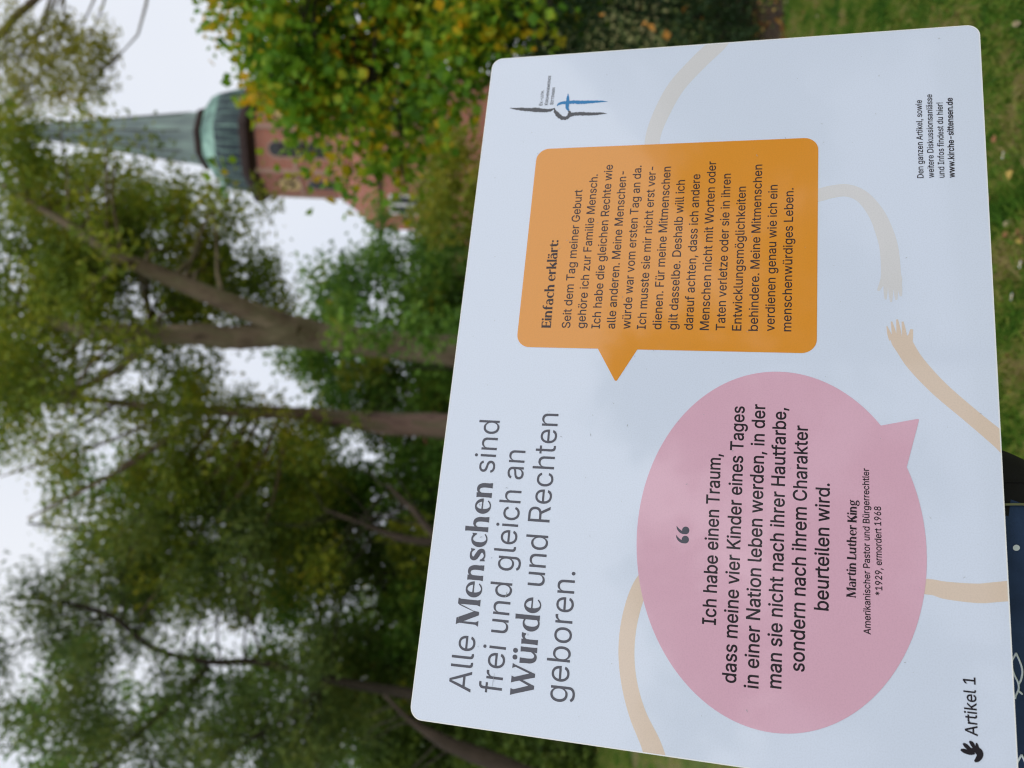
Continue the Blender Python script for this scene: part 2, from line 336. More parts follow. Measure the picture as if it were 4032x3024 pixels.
b~424~261,-8,229,-8,206,-8 187,-4,172,4,158,12 146,21,138,31,129,42 123,51,118,59,116,59 114,59,112,59,112,39 112,20,112,0,92,0 72,0,53,0,53,170 53,339,53,509,73,509 93,509,114,509,114,446 114,382,114,319,115,319 117,319,118,319,123,327 129,336,137,346,145,356 157,365,171,373,186,381 205,384,229,384,261,384 289,376,313,361,337,345 356,322,370,293,383,263 390,229,390,189,390,149 383,114,370,84,356,55 337,32,313,16,289,0/197,47,220,47,244,47 263,53,279,66,295,78 308,95,316,117,324,138 328,162,328,189,328,216 324,240,316,261,308,282 296,299,280,311,264,324 244,330,220,330,197,330 177,324,161,312,145,300 133,284,125,263,117,242 113,217,113,189,113,161 117,136,125,115,133,94 146,77,162,65,178,53
c~396~226,-8,207,-8,173,-8 143,0,117,16,91,33 71,56,56,85,41,114 34,149,34,187,34,227 41,262,56,291,71,321 91,343,117,360,143,376 173,384,207,384,226,384 243,382,260,377,276,372 292,365,305,356,319,347 330,335,340,322,350,309 357,294,362,277,342,272 322,267,303,262,300,272 296,281,290,289,285,297 278,305,270,311,262,317 253,322,242,325,232,328 220,330,207,330,182,330 161,323,145,310,129,297 116,280,108,258,100,237 96,213,96,187,96,162 100,139,108,117,116,96 129,79,145,66,161,53 182,46,207,46,220,46 232,48,243,52,253,55 263,60,271,66,279,72 286,80,292,89,297,97 301,107,304,117,324,112 343,107,363,102,358,85 351,70,341,56,332,43 320,31,306,21,293,12 277,4,261,-1,244,-6
d~424~219,-8,195,-8,164,-8 136,0,111,16,87,32 68,55,55,84,41,114 34,149,34,189,34,229 41,263,55,293,69,322 88,345,112,361,136,376 164,384,196,384,219,384 238,381,253,373,268,365 279,356,287,346,296,336 302,327,306,319,308,319 309,319,311,319,311,382 311,446,311,509,331,509 351,509,372,509,372,339 372,170,372,0,352,0 332,0,313,0,313,20 313,39,313,59,311,59 309,59,307,59,302,51 295,42,287,31,278,21 267,12,252,4,238,-4/181,47,205,47,227,47 247,53,263,65,279,77 291,94,299,115,308,136 312,161,312,189,312,217 308,242,300,263,292,284 279,300,263,312,247,324 228,330,205,330,181,330 161,324,145,311,129,299 116,282,108,261,100,240 96,216,96,189,96,162 100,138,109,117,117,95 129,78,145,66,161,53
e~404~238,-8,212,-8,175,-8 143,0,117,16,90,33 70,56,56,85,41,114 34,148,34,187,34,226 41,260,55,290,69,319 89,343,115,359,141,376 171,384,205,384,226,384 246,381,266,374,285,367 303,356,319,341,335,326 348,306,357,282,366,258 371,228,371,194,371,186 371,178,371,169,272,169 174,169,75,169,75,187 75,204,75,221,163,221 250,221,338,221,329,215 319,208,310,202,310,227 306,249,298,269,290,288 278,303,263,314,247,325 228,330,205,330,182,330 163,325,146,313,130,302 118,288,109,270,100,251 96,232,96,211,96,200 96,189,96,178,96,150 101,126,110,106,120,87 134,72,151,61,168,51 189,46,212,46,228,46 241,48,254,53,266,57 277,64,285,73,294,82 301,93,306,105,325,101 345,96,365,91,359,71 349,54,335,39,321,24 303,13,283,4,262,-4
f~254~154,379,228,379,228,362 228,344,228,327,154,327 80,327,6,327,6,344 6,362,6,379,80,379/101,0,81,0,81,144 81,288,81,432,81,453 86,471,96,486,106,500 119,511,135,519,152,526 169,530,187,530,201,530 213,529,222,527,232,525 238,523,243,521,238,503 233,486,227,468,224,470 220,471,215,472,210,473 203,474,195,474,176,474 163,469,154,460,146,451 142,437,142,419,142,279 142,140,142,0,121,0
g~425~238,-151,207,-151,179,-151 155,-147,134,-140,113,-132 96,-123,82,-110,69,-98 58,-84,51,-69,67,-60 84,-50,101,-41,107,-49 113,-57,122,-66,130,-75 141,-82,154,-88,168,-94 186,-97,207,-97,238,-97 263,-90,282,-75,302,-60 311,-37,311,-6,311,19 311,44,311,68,310,68 308,68,306,68,301,60 295,51,287,41,278,32 267,23,252,16,238,8 219,5,195,5,164,5 137,12,113,27,88,41 69,62,55,90,41,118 34,152,34,191,34,230 41,264,55,293,69,322 88,345,112,361,137,376 165,384,196,384,220,384 239,381,253,373,268,365 280,356,288,346,297,336 303,327,308,319,309,319 311,319,313,319,313,339 313,359,313,379,333,379 353,379,372,379,372,250 372,121,372,-9,372,-42 365,-69,350,-90,335,-111 316,-126,291,-136,266,-146/181,59,205,59,228,59 248,64,264,75,280,86 292,101,300,121,308,141 312,165,312,193,312,220 308,243,300,264,292,284 280,301,264,312,248,324 228,330,205,330,181,330 161,324,145,312,129,299 117,283,109,262,100,242 96,219,96,193,96,166 100,143,109,123,117,103 129,87,145,76,162,65
h~410~114,249,114,227,114,151 114,76,114,0,93,0 73,0,53,0,53,170 53,339,53,509,73,509 93,509,114,509,114,435 114,361,114,287,110,287 106,287,102,287,114,322 131,347,152,362,174,377 199,384,227,384,253,384 276,379,295,369,315,358 330,342,341,321,352,299 357,273,357,240,357,160 357,80,357,0,337,0 316,0,296,0,296,78 296,157,296,235,296,265 288,288,273,304,258,321 237,329,210,329,192,329 175,325,161,317,146,309 135,298,126,283,118,267
i~167~73,0,53,0,53,126 53,253,53,379,73,379 93,379,114,379,114,253 114,126,114,0,93,0/95,443,84,443,72,443 62,447,54,455,45,462 41,472,41,483,41,494 45,504,54,512,62,520 72,524,84,524,95,524 106,520,114,512,122,504 126,494,126,483,126,472 122,462,114,455,106,447
k~381~132,158,110,137,110,162 110,187,110,212,113,212 117,212,121,212,175,268 230,323,284,379,310,379 335,379,360,379,301,319 243,259,184,199,182,199 179,199,177,199,155,178/73,0,53,0,53,170 53,339,53,509,73,509 93,509,114,509,114,339 114,170,114,0,93,0/320,0,294,0,245,62 197,124,148,186,162,200 177,214,191,229,252,152 312,76,372,0,346,0
l~189~147,-2,139,-2,110,-2 88,5,74,20,60,35 53,57,53,84,53,226 53,367,53,509,73,509 93,509,114,509,114,372 114,235,114,99,114,81 116,69,120,62,125,55 133,52,146,52,152,52 157,52,160,53,164,53 167,54,170,54,173,37 177,20,181,3,175,1 169,0,162,-1,154,-2
m~610~73,0,53,0,53,126 53,253,53,379,72,379 92,379,112,379,112,351 112,323,112,295,111,295 109,295,108,295,113,316 121,332,132,346,144,359 157,369,172,376,187,383 203,386,219,386,247,386 270,378,287,361,305,344 316,322,321,295,318,295 315,295,312,295,317,313 325,329,337,343,349,357 364,367,381,375,398,382 416,386,437,386,459,386 479,381,497,372,515,362 530,348,541,328,551,309 557,285,557,255,557,170 557,85,557,0,536,0 516,0,496,0,496,85 496,169,496,254,496,281 488,301,473,313,457,325 439,330,419,330,402,330 387,327,374,320,362,313 352,303,345,290,339,278 335,263,335,247,335,165 335,82,335,0,315,0 295,0,274,0,274,87 274,173,274,260,274,281 267,298,253,311,239,324 221,330,199,330,185,330 171,327,158,320,144,313 134,303,126,289,118,276 114,258,114,238,114,159 114,79,114,0,93,0
n~410~114,249,114,227,114,151 114,76,114,0,93,0 73,0,53,0,53,126 53,253,53,379,72,379 92,379,112,379,112,349 112,318,112,287,109,287 106,287,102,287,114,322 131,347,152,362,174,377 199,384,227,384,253,384 276,379,295,369,314,358 330,342,341,321,352,299 357,273,357,240,357,160 357,80,357,0,337,0 316,0,296,0,296,78 296,157,296,235,296,265 288,288,273,304,258,321 237,329,210,329,192,329 175,325,161,317,146,309 135,298,126,283,118,267
o~415~242,-8,207,-8,173,-8 143,0,117,16,91,33 71,56,56,85,41,114 34,149,34,187,34,227 41,262,56,291,71,321 91,343,117,360,143,376 173,384,207,384,242,384 273,376,299,360,325,343 345,321,359,291,374,262 381,227,381,187,381,149 374,114,359,85,345,56 325,33,299,16,273,0/182,46,207,46,233,46 254,53,270,66,287,79 299,96,307,117,315,139 319,162,319,187,319,213 315,236,307,258,299,280 287,297,270,310,254,323 233,330,207,330,182,330 161,323,145,310,129,297 116,280,108,258,100,237 96,213,96,187,96,162 100,139,108,117,116,96 129,79,145,66,161,53
r~259~73,0,53,0,53,126 53,253,53,379,72,379 92,379,112,379,112,360 112,340,112,321,113,321 114,321,115,321,122,340 135,355,152,367,170,379 190,385,213,385,218,385 223,385,229,384,235,384 240,384,243,384,243,363 243,343,243,322,242,323 237,323,230,324,223,325 215,326,207,326,189,326 173,322,159,315,145,307 134,297,126,284,118,270 114,255,114,237,114,158 114,79,114,0,93,0
s~365~211,-8,182,-8,156,-8 133,-4,112,3,92,11 75,23,62,38,49,53 40,72,36,94,55,98 74,102,94,107,99,86 109,70,124,60,139,50 158,45,181,45,208,45 229,51,244,62,260,74 268,87,268,103,268,116 263,127,254,136,245,144 231,151,212,155,191,160 170,165,149,170,115,178 89,191,72,208,55,225 47,247,47,274,47,296 53,315,65,332,77,348 94,361,115,370,136,380 160,384,187,384,213,384 235,380,254,372,272,365 287,353,299,339,310,325 319,309,324,290,305,286 287,281,268,277,263,292 255,304,243,316,230,327 212,333,187,333,165,333 146,327,131,317,116,306 109,293,109,277,109,263 114,252,124,243,134,235 150,228,172,223,191,218 210,214,229,209,264,201 290,188,306,171,323,154 331,133,331,107,331,84 325,64,312,47,300,30 282,16,260,6,237,-3
t~227~138,379,204,379,204,362 204,344,204,327,138,327 72,327,6,327,6,344 6,362,6,379,72,379/65,345,65,471,85,471 106,471,126,471,126,347 126,222,126,98,126,81 129,69,136,61,143,54 154,50,170,50,174,50 179,50,185,51,191,52 197,53,202,54,206,36 209,19,213,2,207,0 200,-2,192,-3,184,-4 176,-4,168,-4,136,-4 110,4,92,21,74,38 65,62,65,93,65,219
u~410~211,-5,182,-5,157,-5 134,0,115,11,95,21 80,37,69,59,58,80 53,107,53,139,53,219 53,299,53,379,73,379 93,379,114,379,114,301 114,222,114,144,114,114 121,91,137,75,152,58 173,50,200,50,218,50 235,54,249,62,264,70 275,81,283,97,292,112 296,131,296,153,296,228 296,304,296,379,316,379 337,379,357,379,357,253 357,126,357,0,337,0 318,0,298,0,298,31 298,61,298,92,301,92 304,92,307,92,295,57 279,32,257,17,235,2
v~389~184,0,163,0,114,126 66,253,17,379,40,379 62,379,84,379,111,305 138,230,165,155,174,132 181,110,187,87,193,64 199,42,206,21,198,21 191,21,184,21,191,42 197,64,203,87,209,110 216,132,224,155,251,230 278,305,305,379,327,379 349,379,371,379,323,253 275,126,226,0,205,0
w~567~158,0,138,0,99,126 61,253,23,379,44,379 66,379,87,379,103,324 118,269,133,214,140,191 147,165,154,137,161,108 168,76,175,41,172,41 168,41,165,41,172,75 179,106,186,135,193,163 199,190,206,214,221,269 237,324,252,379,273,379 295,379,316,379,332,324 347,269,362,214,368,190 375,164,382,136,388,107 395,76,402,41,399,41 395,41,391,41,399,75 406,107,413,135,420,164 427,190,434,214,449,269 465,324,480,379,502,379 523,379,545,379,506,253 468,126,429,0,409,0 389,0,368,0,352,57 335,114,319,172,314,189 309,207,305,225,300,243 295,261,291,280,286,299 281,318,277,338,281,338 286,338,291,338,286,319 281,299,277,280,272,261 267,243,263,225,258,206 253,189,248,172,231,114 215,57,199,0,178,0
z~380~141,0,42,0,42,15 42,30,42,46,112,137 183,228,254,320,254,321 254,322,254,323,185,323 117,323,48,323,48,342 48,361,48,379,143,379 238,379,333,379,333,363 333,347,333,331,264,241 195,150,126,60,126,59 126,58,126,56,197,56 268,56,339,56,339,38 339,19,339,0,240,0
Ü~517~299,-8,259,-8,219,-8 184,0,154,15,124,31 101,53,85,80,68,107 60,138,60,173,60,285 60,397,60,509,81,509 103,509,124,509,124,399 124,288,124,178,124,154 130,132,141,113,152,94 167,79,187,68,207,57 231,52,259,52,287,52 311,57,331,68,351,79 366,94,377,113,387,132 393,154,393,178,393,288 393,399,393,509,414,509 436,509,457,509,457,397 457,285,457,173,457,138 449,107,433,80,416,53 393,31,363,15,334,0/342,572,331,572,320,572 310,576,302,584,294,592 290,601,290,612,290,624 294,633,302,641,310,649 320,653,331,653,342,653 351,649,359,641,367,633 371,624,371,612,371,601 367,592,359,584,351,576/198,572,187,572,176,572 166,576,158,584,150,592 146,601,146,612,146,624 150,633,158,641,166,649 176,653,187,653,198,653 208,649,216,641,223,633 227,624,227,612,227,601 223,592,216,584,208,576
ä~389~182,-9,160,-9,136,-9 114,-4,94,5,75,14 59,27,48,45,36,62 30,83,30,108,30,130 35,147,43,161,52,175 63,185,78,193,92,201 108,207,125,211,143,215 160,218,178,220,201,223 219,225,234,227,248,228 258,231,265,235,272,239 276,245,276,255,276,255 276,256,276,257,276,272 273,286,267,297,261,308 252,316,240,322,228,328 213,331,196,331,178,331 162,328,149,322,136,317 126,309,118,301,110,292 104,283,100,274,80,280 61,285,41,291,50,314 62,332,79,346,95,360 113,369,133,375,153,381 173,384,194,384,208,384 223,383,239,379,255,376 271,370,286,360,301,351 313,338,322,320,332,303 337,280,337,251,337,168 337,84,337,0,317,0 297,0,277,0,277,17 277,35,277,52,275,52 274,52,272,52,268,43 261,34,252,25,243,15 230,7,215,1,200,-5/155,45,170,45,193,45 212,50,228,59,243,68 255,79,263,93,271,107 276,122,276,138,276,155 276,173,276,190,273,187 268,184,259,182,251,180 242,178,231,176,221,174 210,172,200,171,190,170 182,169,175,168,161,166 147,163,134,159,121,154 111,148,103,139,96,131 92,119,92,105,92,92 95,81,102,72,109,63 118,57,130,52,142,48/272,443,261,443,250,443 240,447,233,455,225,462 221,472,221,483,221,494 225,504,233,512,240,519 250,523,261,523,272,523 282,519,290,512,298,504 301,494,301,483,301,472 298,462,290,455,282,447/129,443,117,443,106,443 97,447,89,455,81,462 77,472,77,483,77,494 81,504,89,512,97,519 106,523,117,523,129,523 138,519,146,512,154,504 158,494,158,483,158,472 154,462,146,455,138,447
ö~415~242,-8,207,-8,173,-8 143,0,117,16,91,33 71,56,56,85,41,114 34,149,34,187,34,227 41,262,56,291,71,321 91,343,117,360,143,376 173,384,207,384,242,384 273,376,299,360,325,343 345,321,359,291,374,262 381,227,381,187,381,149 374,114,359,85,345,56 325,33,299,16,273,0/182,46,207,46,233,46 254,53,270,66,287,79 299,96,307,117,315,139 319,162,319,187,319,213 315,236,307,258,299,280 287,297,270,310,254,323 233,330,207,330,182,330 161,323,145,310,129,297 116,280,108,258,100,237 96,213,96,187,96,162 100,139,108,117,116,96 129,79,145,66,161,53/290,443,279,443,268,443 259,447,251,455,243,462 239,472,239,483,239,494 243,504,251,512,259,519 268,523,279,523,290,523 300,519,308,512,316,504 320,494,320,483,320,472 316,462,308,455,300,447/147,443,136,443,124,443 115,447,107,455,99,462 95,472,95,483,95,494 99,504,107,512,115,519 124,523,136,523,147,523 156,519,164,512,172,504 176,494,176,483,176,472 172,462,164,455,156,447
ü~410~211,-5,182,-5,157,-5 134,0,115,11,95,21 80,37,69,59,58,80 53,107,53,139,53,219 53,299,53,379,73,379 93,379,114,379,114,301 114,222,114,144,114,114 121,91,137,75,152,58 173,50,200,50,218,50 235,54,249,62,264,70 275,81,283,97,292,112 296,131,296,153,296,228 296,304,296,379,316,379 337,379,357,379,357,253 357,126,357,0,337,0 318,0,298,0,298,31 298,61,298,92,301,92 304,92,307,92,295,57 279,32,257,17,235,2/288,443,277,443,266,443 256,447,248,455,240,462 236,472,236,483,236,494 240,504,248,512,256,519 266,523,277,523,288,523 298,519,305,512,313,504 317,494,317,483,317,472 313,462,305,455,298,447/144,443,133,443,122,443 112,447,104,455,97,462 93,472,93,483,93,494 97,504,104,512,112,519 122,523,133,523,144,523 154,519,162,512,170,504 173,494,173,483,173,472 170,462,162,455,154,447
'''

# ================================================================== the information sign
ZTL = 0.594 / 0.92102
pTL = P(1610.65, 2830.75, ZTL)
def cam2world(c):
    return Vector((cr * (-c[1]) - sr * (-c[0]), c[2], cr * (-c[0]) + sr * (-c[1])))
ex = cam2world((0.10304499, -0.95930973, 0.26288127)).normalized()
ey = cam2world((-0.96510666, -0.03246412, 0.25983689)).normalized()
ez = ex.cross(ey).normalized()
ey = ez.cross(ex).normalized()
W_, H_ = 0.594, 0.420
SIGN = Matrix(((ex.x, ey.x, ez.x, pTL.x), (ex.y, ey.y, ez.y, pTL.y), (ex.z, ey.z, ez.z, pTL.z), (0, 0, 0, 1)))
SIGN_I = SIGN.inverted()


def on(x, y):
    """a point of the picture on the sign's face, in the sign's own metres (x right, y up, origin top left)"""
    r = ray(x, y)
    t = (pTL - EYE).dot(ez) / r.dot(ez)
    q = SIGN_I @ (EYE + r * t)
    return (q.x, q.y)


def zm(ox, oy, s):
    return lambda x, y: on(ox + x * s, oy + y * s)


sign = bpy.data.objects.new('information_sign', None)
COL.objects.link(sign)
sign.matrix_world = SIGN
bpy.context.view_layer.update()
tag(sign, 'white glossy information sign printed with pink and orange speech bubbles and German text', 'information sign')


def print_mat(name, col, rough=0.06, coat=1.0):
    if name.startswith('ink'): coat = 0.35
    m = mat_base(name, col, 0.55, 0.25, coat=coat)
    nt = m.node_tree; N, L = nt.nodes, nt.links
    b = N['Principled BSDF']
    b.inputs['Coat Roughness'].default_value = rough
    b.inputs['Coat IOR'].default_value = 1.5
    tc = N.new('ShaderNodeTexCoord')
    no = N.new('ShaderNodeTexNoise'); no.inputs['Scale'].default_value = 900; no.inputs['Detail'].default_value = 2
    n3 = N.new('ShaderNodeTexNoise'); n3.inputs['Scale'].default_value = 9; n3.inputs['Detail'].default_value = 3
    mx = N.new('ShaderNodeMixRGB'); mx.blend_type = 'MULTIPLY'; mx.inputs['Fac'].default_value = 1
    rp = N.new('ShaderNodeValToRGB')
    rp.color_ramp.elements[0].position = 0.25; rp.color_ramp.elements[0].color = (0.93, 0.93, 0.93, 1)
    rp.color_ramp.elements[1].position = 0.6
    L.new(tc.outputs['Object'], no.inputs['Vector']); L.new(tc.outputs['Object'], n3.inputs['Vector'])
    L.new(no.outputs['Fac'], rp.inputs['Fac'])
    mx.inputs['Color1'].default_value = (*col[:3], 1)
    L.new(rp.outputs['Color'], mx.inputs['Color2'])
    L.new(mx.outputs['Color'], b.inputs['Base Color'])
    bp = N.new('ShaderNodeBump'); bp.inputs['Strength'].default_value = 0.25; bp.inputs['Distance'].default_value = 0.001
    L.new(n3.outputs['Fac'], bp.inputs['Height'])
    L.new(bp.outputs['Normal'], b.inputs['Coat Normal'])
    return m


M_white = print_mat('sign_white', (0.635, 0.70, 0.85))
M_edge = mat_base('sign_edge', (0.80, 0.81, 0.82), 0.35)
M_orange = print_mat('print_orange', (0.70, 0.27, 0.018))
M_pink = print_mat('print_pink', (0.66, 0.39, 0.51))
M_peach = print_mat('print_peach', (0.67, 0.54, 0.45))
M_greyarm = print_mat('print_pale_grey', (0.64, 0.635, 0.665))
M_head = print_mat('ink_slate', (0.070, 0.072, 0.10))
M_brown = print_mat('ink_dark_brown', (0.025, 0.016, 0.020))
M_ink = print_mat('ink_black', (0.010, 0.006, 0.012))
M_blue = print_mat('ink_blue', (0.015, 0.19, 0.46))

# the board: rounded rectangle, 3 mm thick
def round_rect(x0, y0, x1, y1, r, n=8):
    pts = []
    for cx, cy, a0 in ((x1 - r, y1 - r, 0), (x0 + r, y1 - r, 90), (x0 + r, y0 + r, 180), (x1 - r, y0 + r, 270)):
        for k in range(n + 1):
            a = math.radians(a0 + 90 * k / n)
            pts.append((cx + r * math.cos(a), cy + r * math.sin(a)))
    return pts

out = round_rect(0, -H_, W_, 0, 0.010)
bm = bmesh.new()
vs = [bm.verts.new((x, y, -0.003)) for x, y in out]
f = bm.faces.new(vs)
r = bmesh.ops.extrude_face_region(bm, geom=[f])
bmesh.ops.translate(bm, vec=(0, 0, 0.003), verts=[g for g in r['geom'] if isinstance(g, bmesh.types.BMVert)])
bmesh.ops.recalc_face_normals(bm, faces=bm.faces)
me = bpy.data.meshes.new('board'); bm.to_mesh(me); bm.free()
board = link('board', me, M_white, sign, False)
me.materials.append(M_edge)
for p in me.polygons:
    if abs(p.normal.z) < 0.5: p.material_index = 1
# thin bright cut edge that stands a hair proud of the printed film
mb = MB()
inn = round_rect(0.0008, -H_ + 0.0008, W_ - 0.0008, -0.0008, 0.0095)
o2 = round_rect(0.0, -H_, W_, 0.0, 0.010)
n = len(inn)
mb.add([(x, y, 0.00003) for x, y in o2] + [(x, y, 0.00008) for x, y in inn], [(i, (i + 1) % n, n + (i + 1) % n, n + i) for i in range(n)])
mb.build('edge_band', M_edge, sign, world_space=False)

Z_ARM, Z_BUB, Z_TXT = 0.00004, 0.00014, 0.00018


def tess(pts):
    tris = geometry.tessellate_polygon([[Vector((x, y, 0)) for x, y in pts]])
    return tris


def flat(name, polys, z, mat, parent, dz=0.000008):
    """flat printed shapes; each piece a hair above the one before so none coincide"""
    mb = MB()
    for i, pl in enumerate(polys):
        if isinstance(pl, tuple) and pl[0] == 'strip':
            a, b = pl[1], pl[2]
            k = len(a)
            mb.add([(x, y, z + i * dz) for x, y in a + b], [(j, j + 1, k + j + 1, k + j) for j in range(k - 1)])
        else:
            mb.add([(x, y, z + i * dz) for x, y in pl], tess(pl))
    o = mb.build(name, mat, parent, world_space=False)
    bmx = bmesh.new(); bmx.from_mesh(o.data)
    for fc in bmx.faces:
        fc.normal_update()
        if fc.normal.z < 0: fc.normal_flip()
    bmx.to_mesh(o.data); bmx.free()
    return o


def strip(pts, k=6, jit=0.0):
    """variable-width stroke from (x, y, width) points"""
    c = catmull(pts, k) if k > 1 else pts
    L_, R_ = [], []
    for i, p in enumerate(c):
        q0, q1 = c[max(i - 1, 0)], c[min(i + 1, len(c) - 1)]
        tx, ty = q1[0] - q0[0], q1[1] - q0[1]
        l = math.hypot(tx, ty) or 1
        nx, ny = -ty / l, tx / l
        w = max(p[2], 0) / 2
        a, b = w * (1 + random.uniform(-jit, jit)), w * (1 + random.uniform(-jit, jit))
        L_.append((p[0] + nx * a, p[1] + ny * a)); R_.append((p[0] - nx * b, p[1] - ny * b))
    return ('strip', L_, R_)


PX = 0.645 / F     # metres per source pixel at the sign


def pstrip(zf, pts, sc, k=6, jit=0.0):
    """stroke given in zoomed picture coordinates, width in the same pixels"""
    out_ = []
    for x, y, w in pts:
        a = zf(x, y)
        h = zf(x + 1, y); v = zf(x, y + 1)
        s = 0.5 * (math.hypot(h[0] - a[0], h[1] - a[1]) + math.hypot(v[0] - a[0], v[1] - a[1]))
        out_.append((a[0], a[1], w * s))
    return strip(out_, k, jit)


# ---- painted arms
zA = zm(1900, 100, 0.8439); zB = zm(2700, 0, 0.6027); zC = zm(3300, 900, 0.603); zD = zm(3400, 1050, 0.21097)
zE = zm(2400, 1400, 0.979); zG = zm(3632, 1600, 0.858)
def clip_edge(o, x0=None, x1=None, y0=None):
    """trim a print to the board"""
    b = bmesh.new(); b.from_mesh(o.data)
    for co, no in (((0.0008, 0, 0), (-1, 0, 0)), ((W_ - 0.0008, 0, 0), (1, 0, 0)), ((0, -H_ + 0.0008, 0), (0, -1, 0)), ((0, -0.0008, 0), (0, 1, 0))):
        bmesh.ops.bisect_plane(b, geom=b.verts[:] + b.edges[:] + b.faces[:], plane_co=co, plane_no=no, clear_outer=True)
    b.to_mesh(o.data); b.free()

def cz(zf, x, y, w): # to world-of-sign tuple with width
    a = zf(x, y); h = zf(x + 1, y); v = zf(x, y + 1)
    return (a[0], a[1], w * 0.5 * (math.hypot(h[0] - a[0], h[1] - a[1]) + math.hypot(v[0] - a[0], v[1] - a[1])))

armA1 = strip([cz(zA, 1130, 30, 92), cz(zA, 1095, 88, 80), cz(zA, 1010, 170, 78), cz(zA, 905, 285, 76), cz(zA, 835, 410, 72), cz(zA, 795, 520, 66), cz(zA, 790, 620, 66)])
armA2 = strip([cz(zB, 800, 1290, 92), cz(zB, 880, 1272, 92), cz(zB, 960, 1252, 90), cz(zB, 1060, 1245, 88), cz(zB, 1160, 1290, 88), cz(zB, 1245, 1395, 98), cz(zC, 300, 15, 108), cz(zC, 328, 110, 112), cz(zC, 340, 200, 116), cz(zD, 512, 120, 345), cz(zD, 520, 240, 375), cz(zD, 535, 345, 340)])
armA = [armA1, armA2] + [strip([cz(zD, *a), cz(zD, *b), cz(zD, *c)], 3) for a, b, c in (
    ((375, 250, 120), (318, 360, 78), (275, 450, 45)), ((420, 320, 90), (412, 480, 68), (412, 612, 34)), ((508, 320, 95), (510, 500, 78), (514, 662, 34)),
    ((598, 320, 95), (606, 480, 76), (612, 622, 36)), ((668, 300, 90), (684, 430, 74), (698, 552, 40)))]
armB = [strip([cz(zC, 1110, 1425, 130), cz(zC, 1045, 1370, 118), cz(zC, 870, 1225, 108), cz(zC, 660, 1045, 112), cz(zC, 510, 885, 118), cz(zC, 440, 780, 120), cz(zD, 720, 1400, 370), cz(zD, 690, 1310, 360)])]
armB += [strip([cz(zD, *a), cz(zD, *b), cz(zD, *c)], 3) for a, b, c in (
    ((525, 1370, 90), (475, 1240, 66), (436, 1110, 18)), ((585, 1350, 95), (558, 1190, 68), (522, 1025, 28)), ((665, 1330, 100), (650, 1150, 70), (625, 985, 34)),
    ((770, 1340, 100), (752, 1180, 70), (728, 1025, 34)), ((865, 1370, 105), (882, 1270, 82), (898, 1168, 50)))]
armC = [strip([cz(zE, 190, 1640, 92), cz(zE, 165, 1560, 84), cz(zE, 112, 1440, 72), cz(zE, 78, 1310, 66), cz(zE, 68, 1180, 66), cz(zE, 84, 1050, 66), cz(zE, 125, 930, 66), cz(zE, 190, 850, 66)]),
        strip([cz(zE, 1230, 925, 64), cz(zE, 1300, 932, 66), cz(zG, 110, 845, 84), cz(zG, 250, 858, 92), cz(zG, 330, 853, 94), cz(zG, 420, 845, 96)])]
for pl, mt, lb in ((armA[:1], M_greyarm, 'pale grey painted arm leaving the right edge'), (armA[1:], M_greyarm, 'pale grey painted forearm and hand reaching down below the orange bubble'),
                   (armB, M_peach, 'peach painted arm and hand reaching up from the bottom edge'),
                   (armC[:1], M_peach, 'peach painted arm curving in from the left edge'), (armC[1:], M_peach, 'peach painted arm running down from the pink circle')):
    o = flat('painted_arm', pl, Z_ARM, mt, sign)
    clip_edge(o)
    tag(o, lb)

# ---- bubbles
c0 = [zA(252, 578), zA(1568, 523), zA(1558, 1532), zA(160, 1499)]     # orange box corners in picture order: TR, BR, BL, TL
xL = (c0[3][0] + c0[2][0]) / 2; xR = (c0[0][0] + c0[1][0]) / 2
yT = (c0[3][1] + c0[0][1]) / 2; yB = (c0[1][1] + c0[2][1]) / 2
box = round_rect(xL, yB, xR, yT, 0.0115)
t1, t2, t3 = zA(538, 1509), zA(622, 1657), zA(722, 1514)
# insert the tail into the left side (points run counter-clockwise: top-right, top-left, bottom-left, bottom-right)
k = 18
box = box[:k] + [(xL, t1[1]), (t2[0] , t2[1] + 0.0009), (t2[0] - 0.0003, t2[1]), (t2[0], t2[1] - 0.0009), (xL, t3[1])] + box[k:]
bubble = flat('speech_bubble', [box], Z_BUB, M_orange, sign)
tag(bubble, 'orange rectangular speech bubble')

pk = [(108, 770), (130, 560), (200, 370), (330, 200), (480, 105), (670, 63), (860, 110), (960, 165), (1250, 600), (1278, 800), (1265, 950), (1210, 1150), (1090, 1350), (950, 1460), (720, 1527), (500, 1470), (350, 1360), (230, 1210), (150, 1010)]
pp = np.array([zE(*p) for p in pk])
A_ = np.c_[pp[:, 0] ** 2, pp[:, 1] ** 2, pp[:, 0], pp[:, 1]]
sol = np.linalg.lstsq(A_, np.ones(len(pp)), rcond=None)[0]
ecx, ecy = -sol[2] / (2 * sol[0]), -sol[3] / (2 * sol[1])
rhs = 1 + sol[0] * ecx ** 2 + sol[1] * ecy ** 2
erx, ery = math.sqrt(rhs / sol[0]), math.sqrt(rhs / sol[1])
print('ellipse', ecx, ecy, erx, ery)
ta, tt, tb = zE(1093, 280), zE(1246, 255), zE(1198, 447)
aa = math.atan2((ta[1] - ecy) / ery, (ta[0] - ecx) / erx); ab = math.atan2((tb[1] - ecy) / ery, (tb[0] - ecx) / erx)
if aa < ab: aa += 2 * math.pi
ring = []
N_ = 120
for i in range(N_ + 1):
    a = aa + (2 * math.pi - (aa - ab)) * i / N_
    ring.append((ecx + erx * math.cos(a), ecy + ery * math.sin(a)))
d1_ = ((tt[0] - tb[0]), (tt[1] - tb[1]))
ring += [(tt[0] - 0.0012, tt[1] + 0.0003), (tt[0] - 0.0002, tt[1] + 0.0004), (tt[0] - 0.0001, tt[1] + 0.0016)]
circle = flat('speech_bubble', [ring], Z_BUB, M_pink, sign)
tag(circle, 'dusty pink round speech bubble')

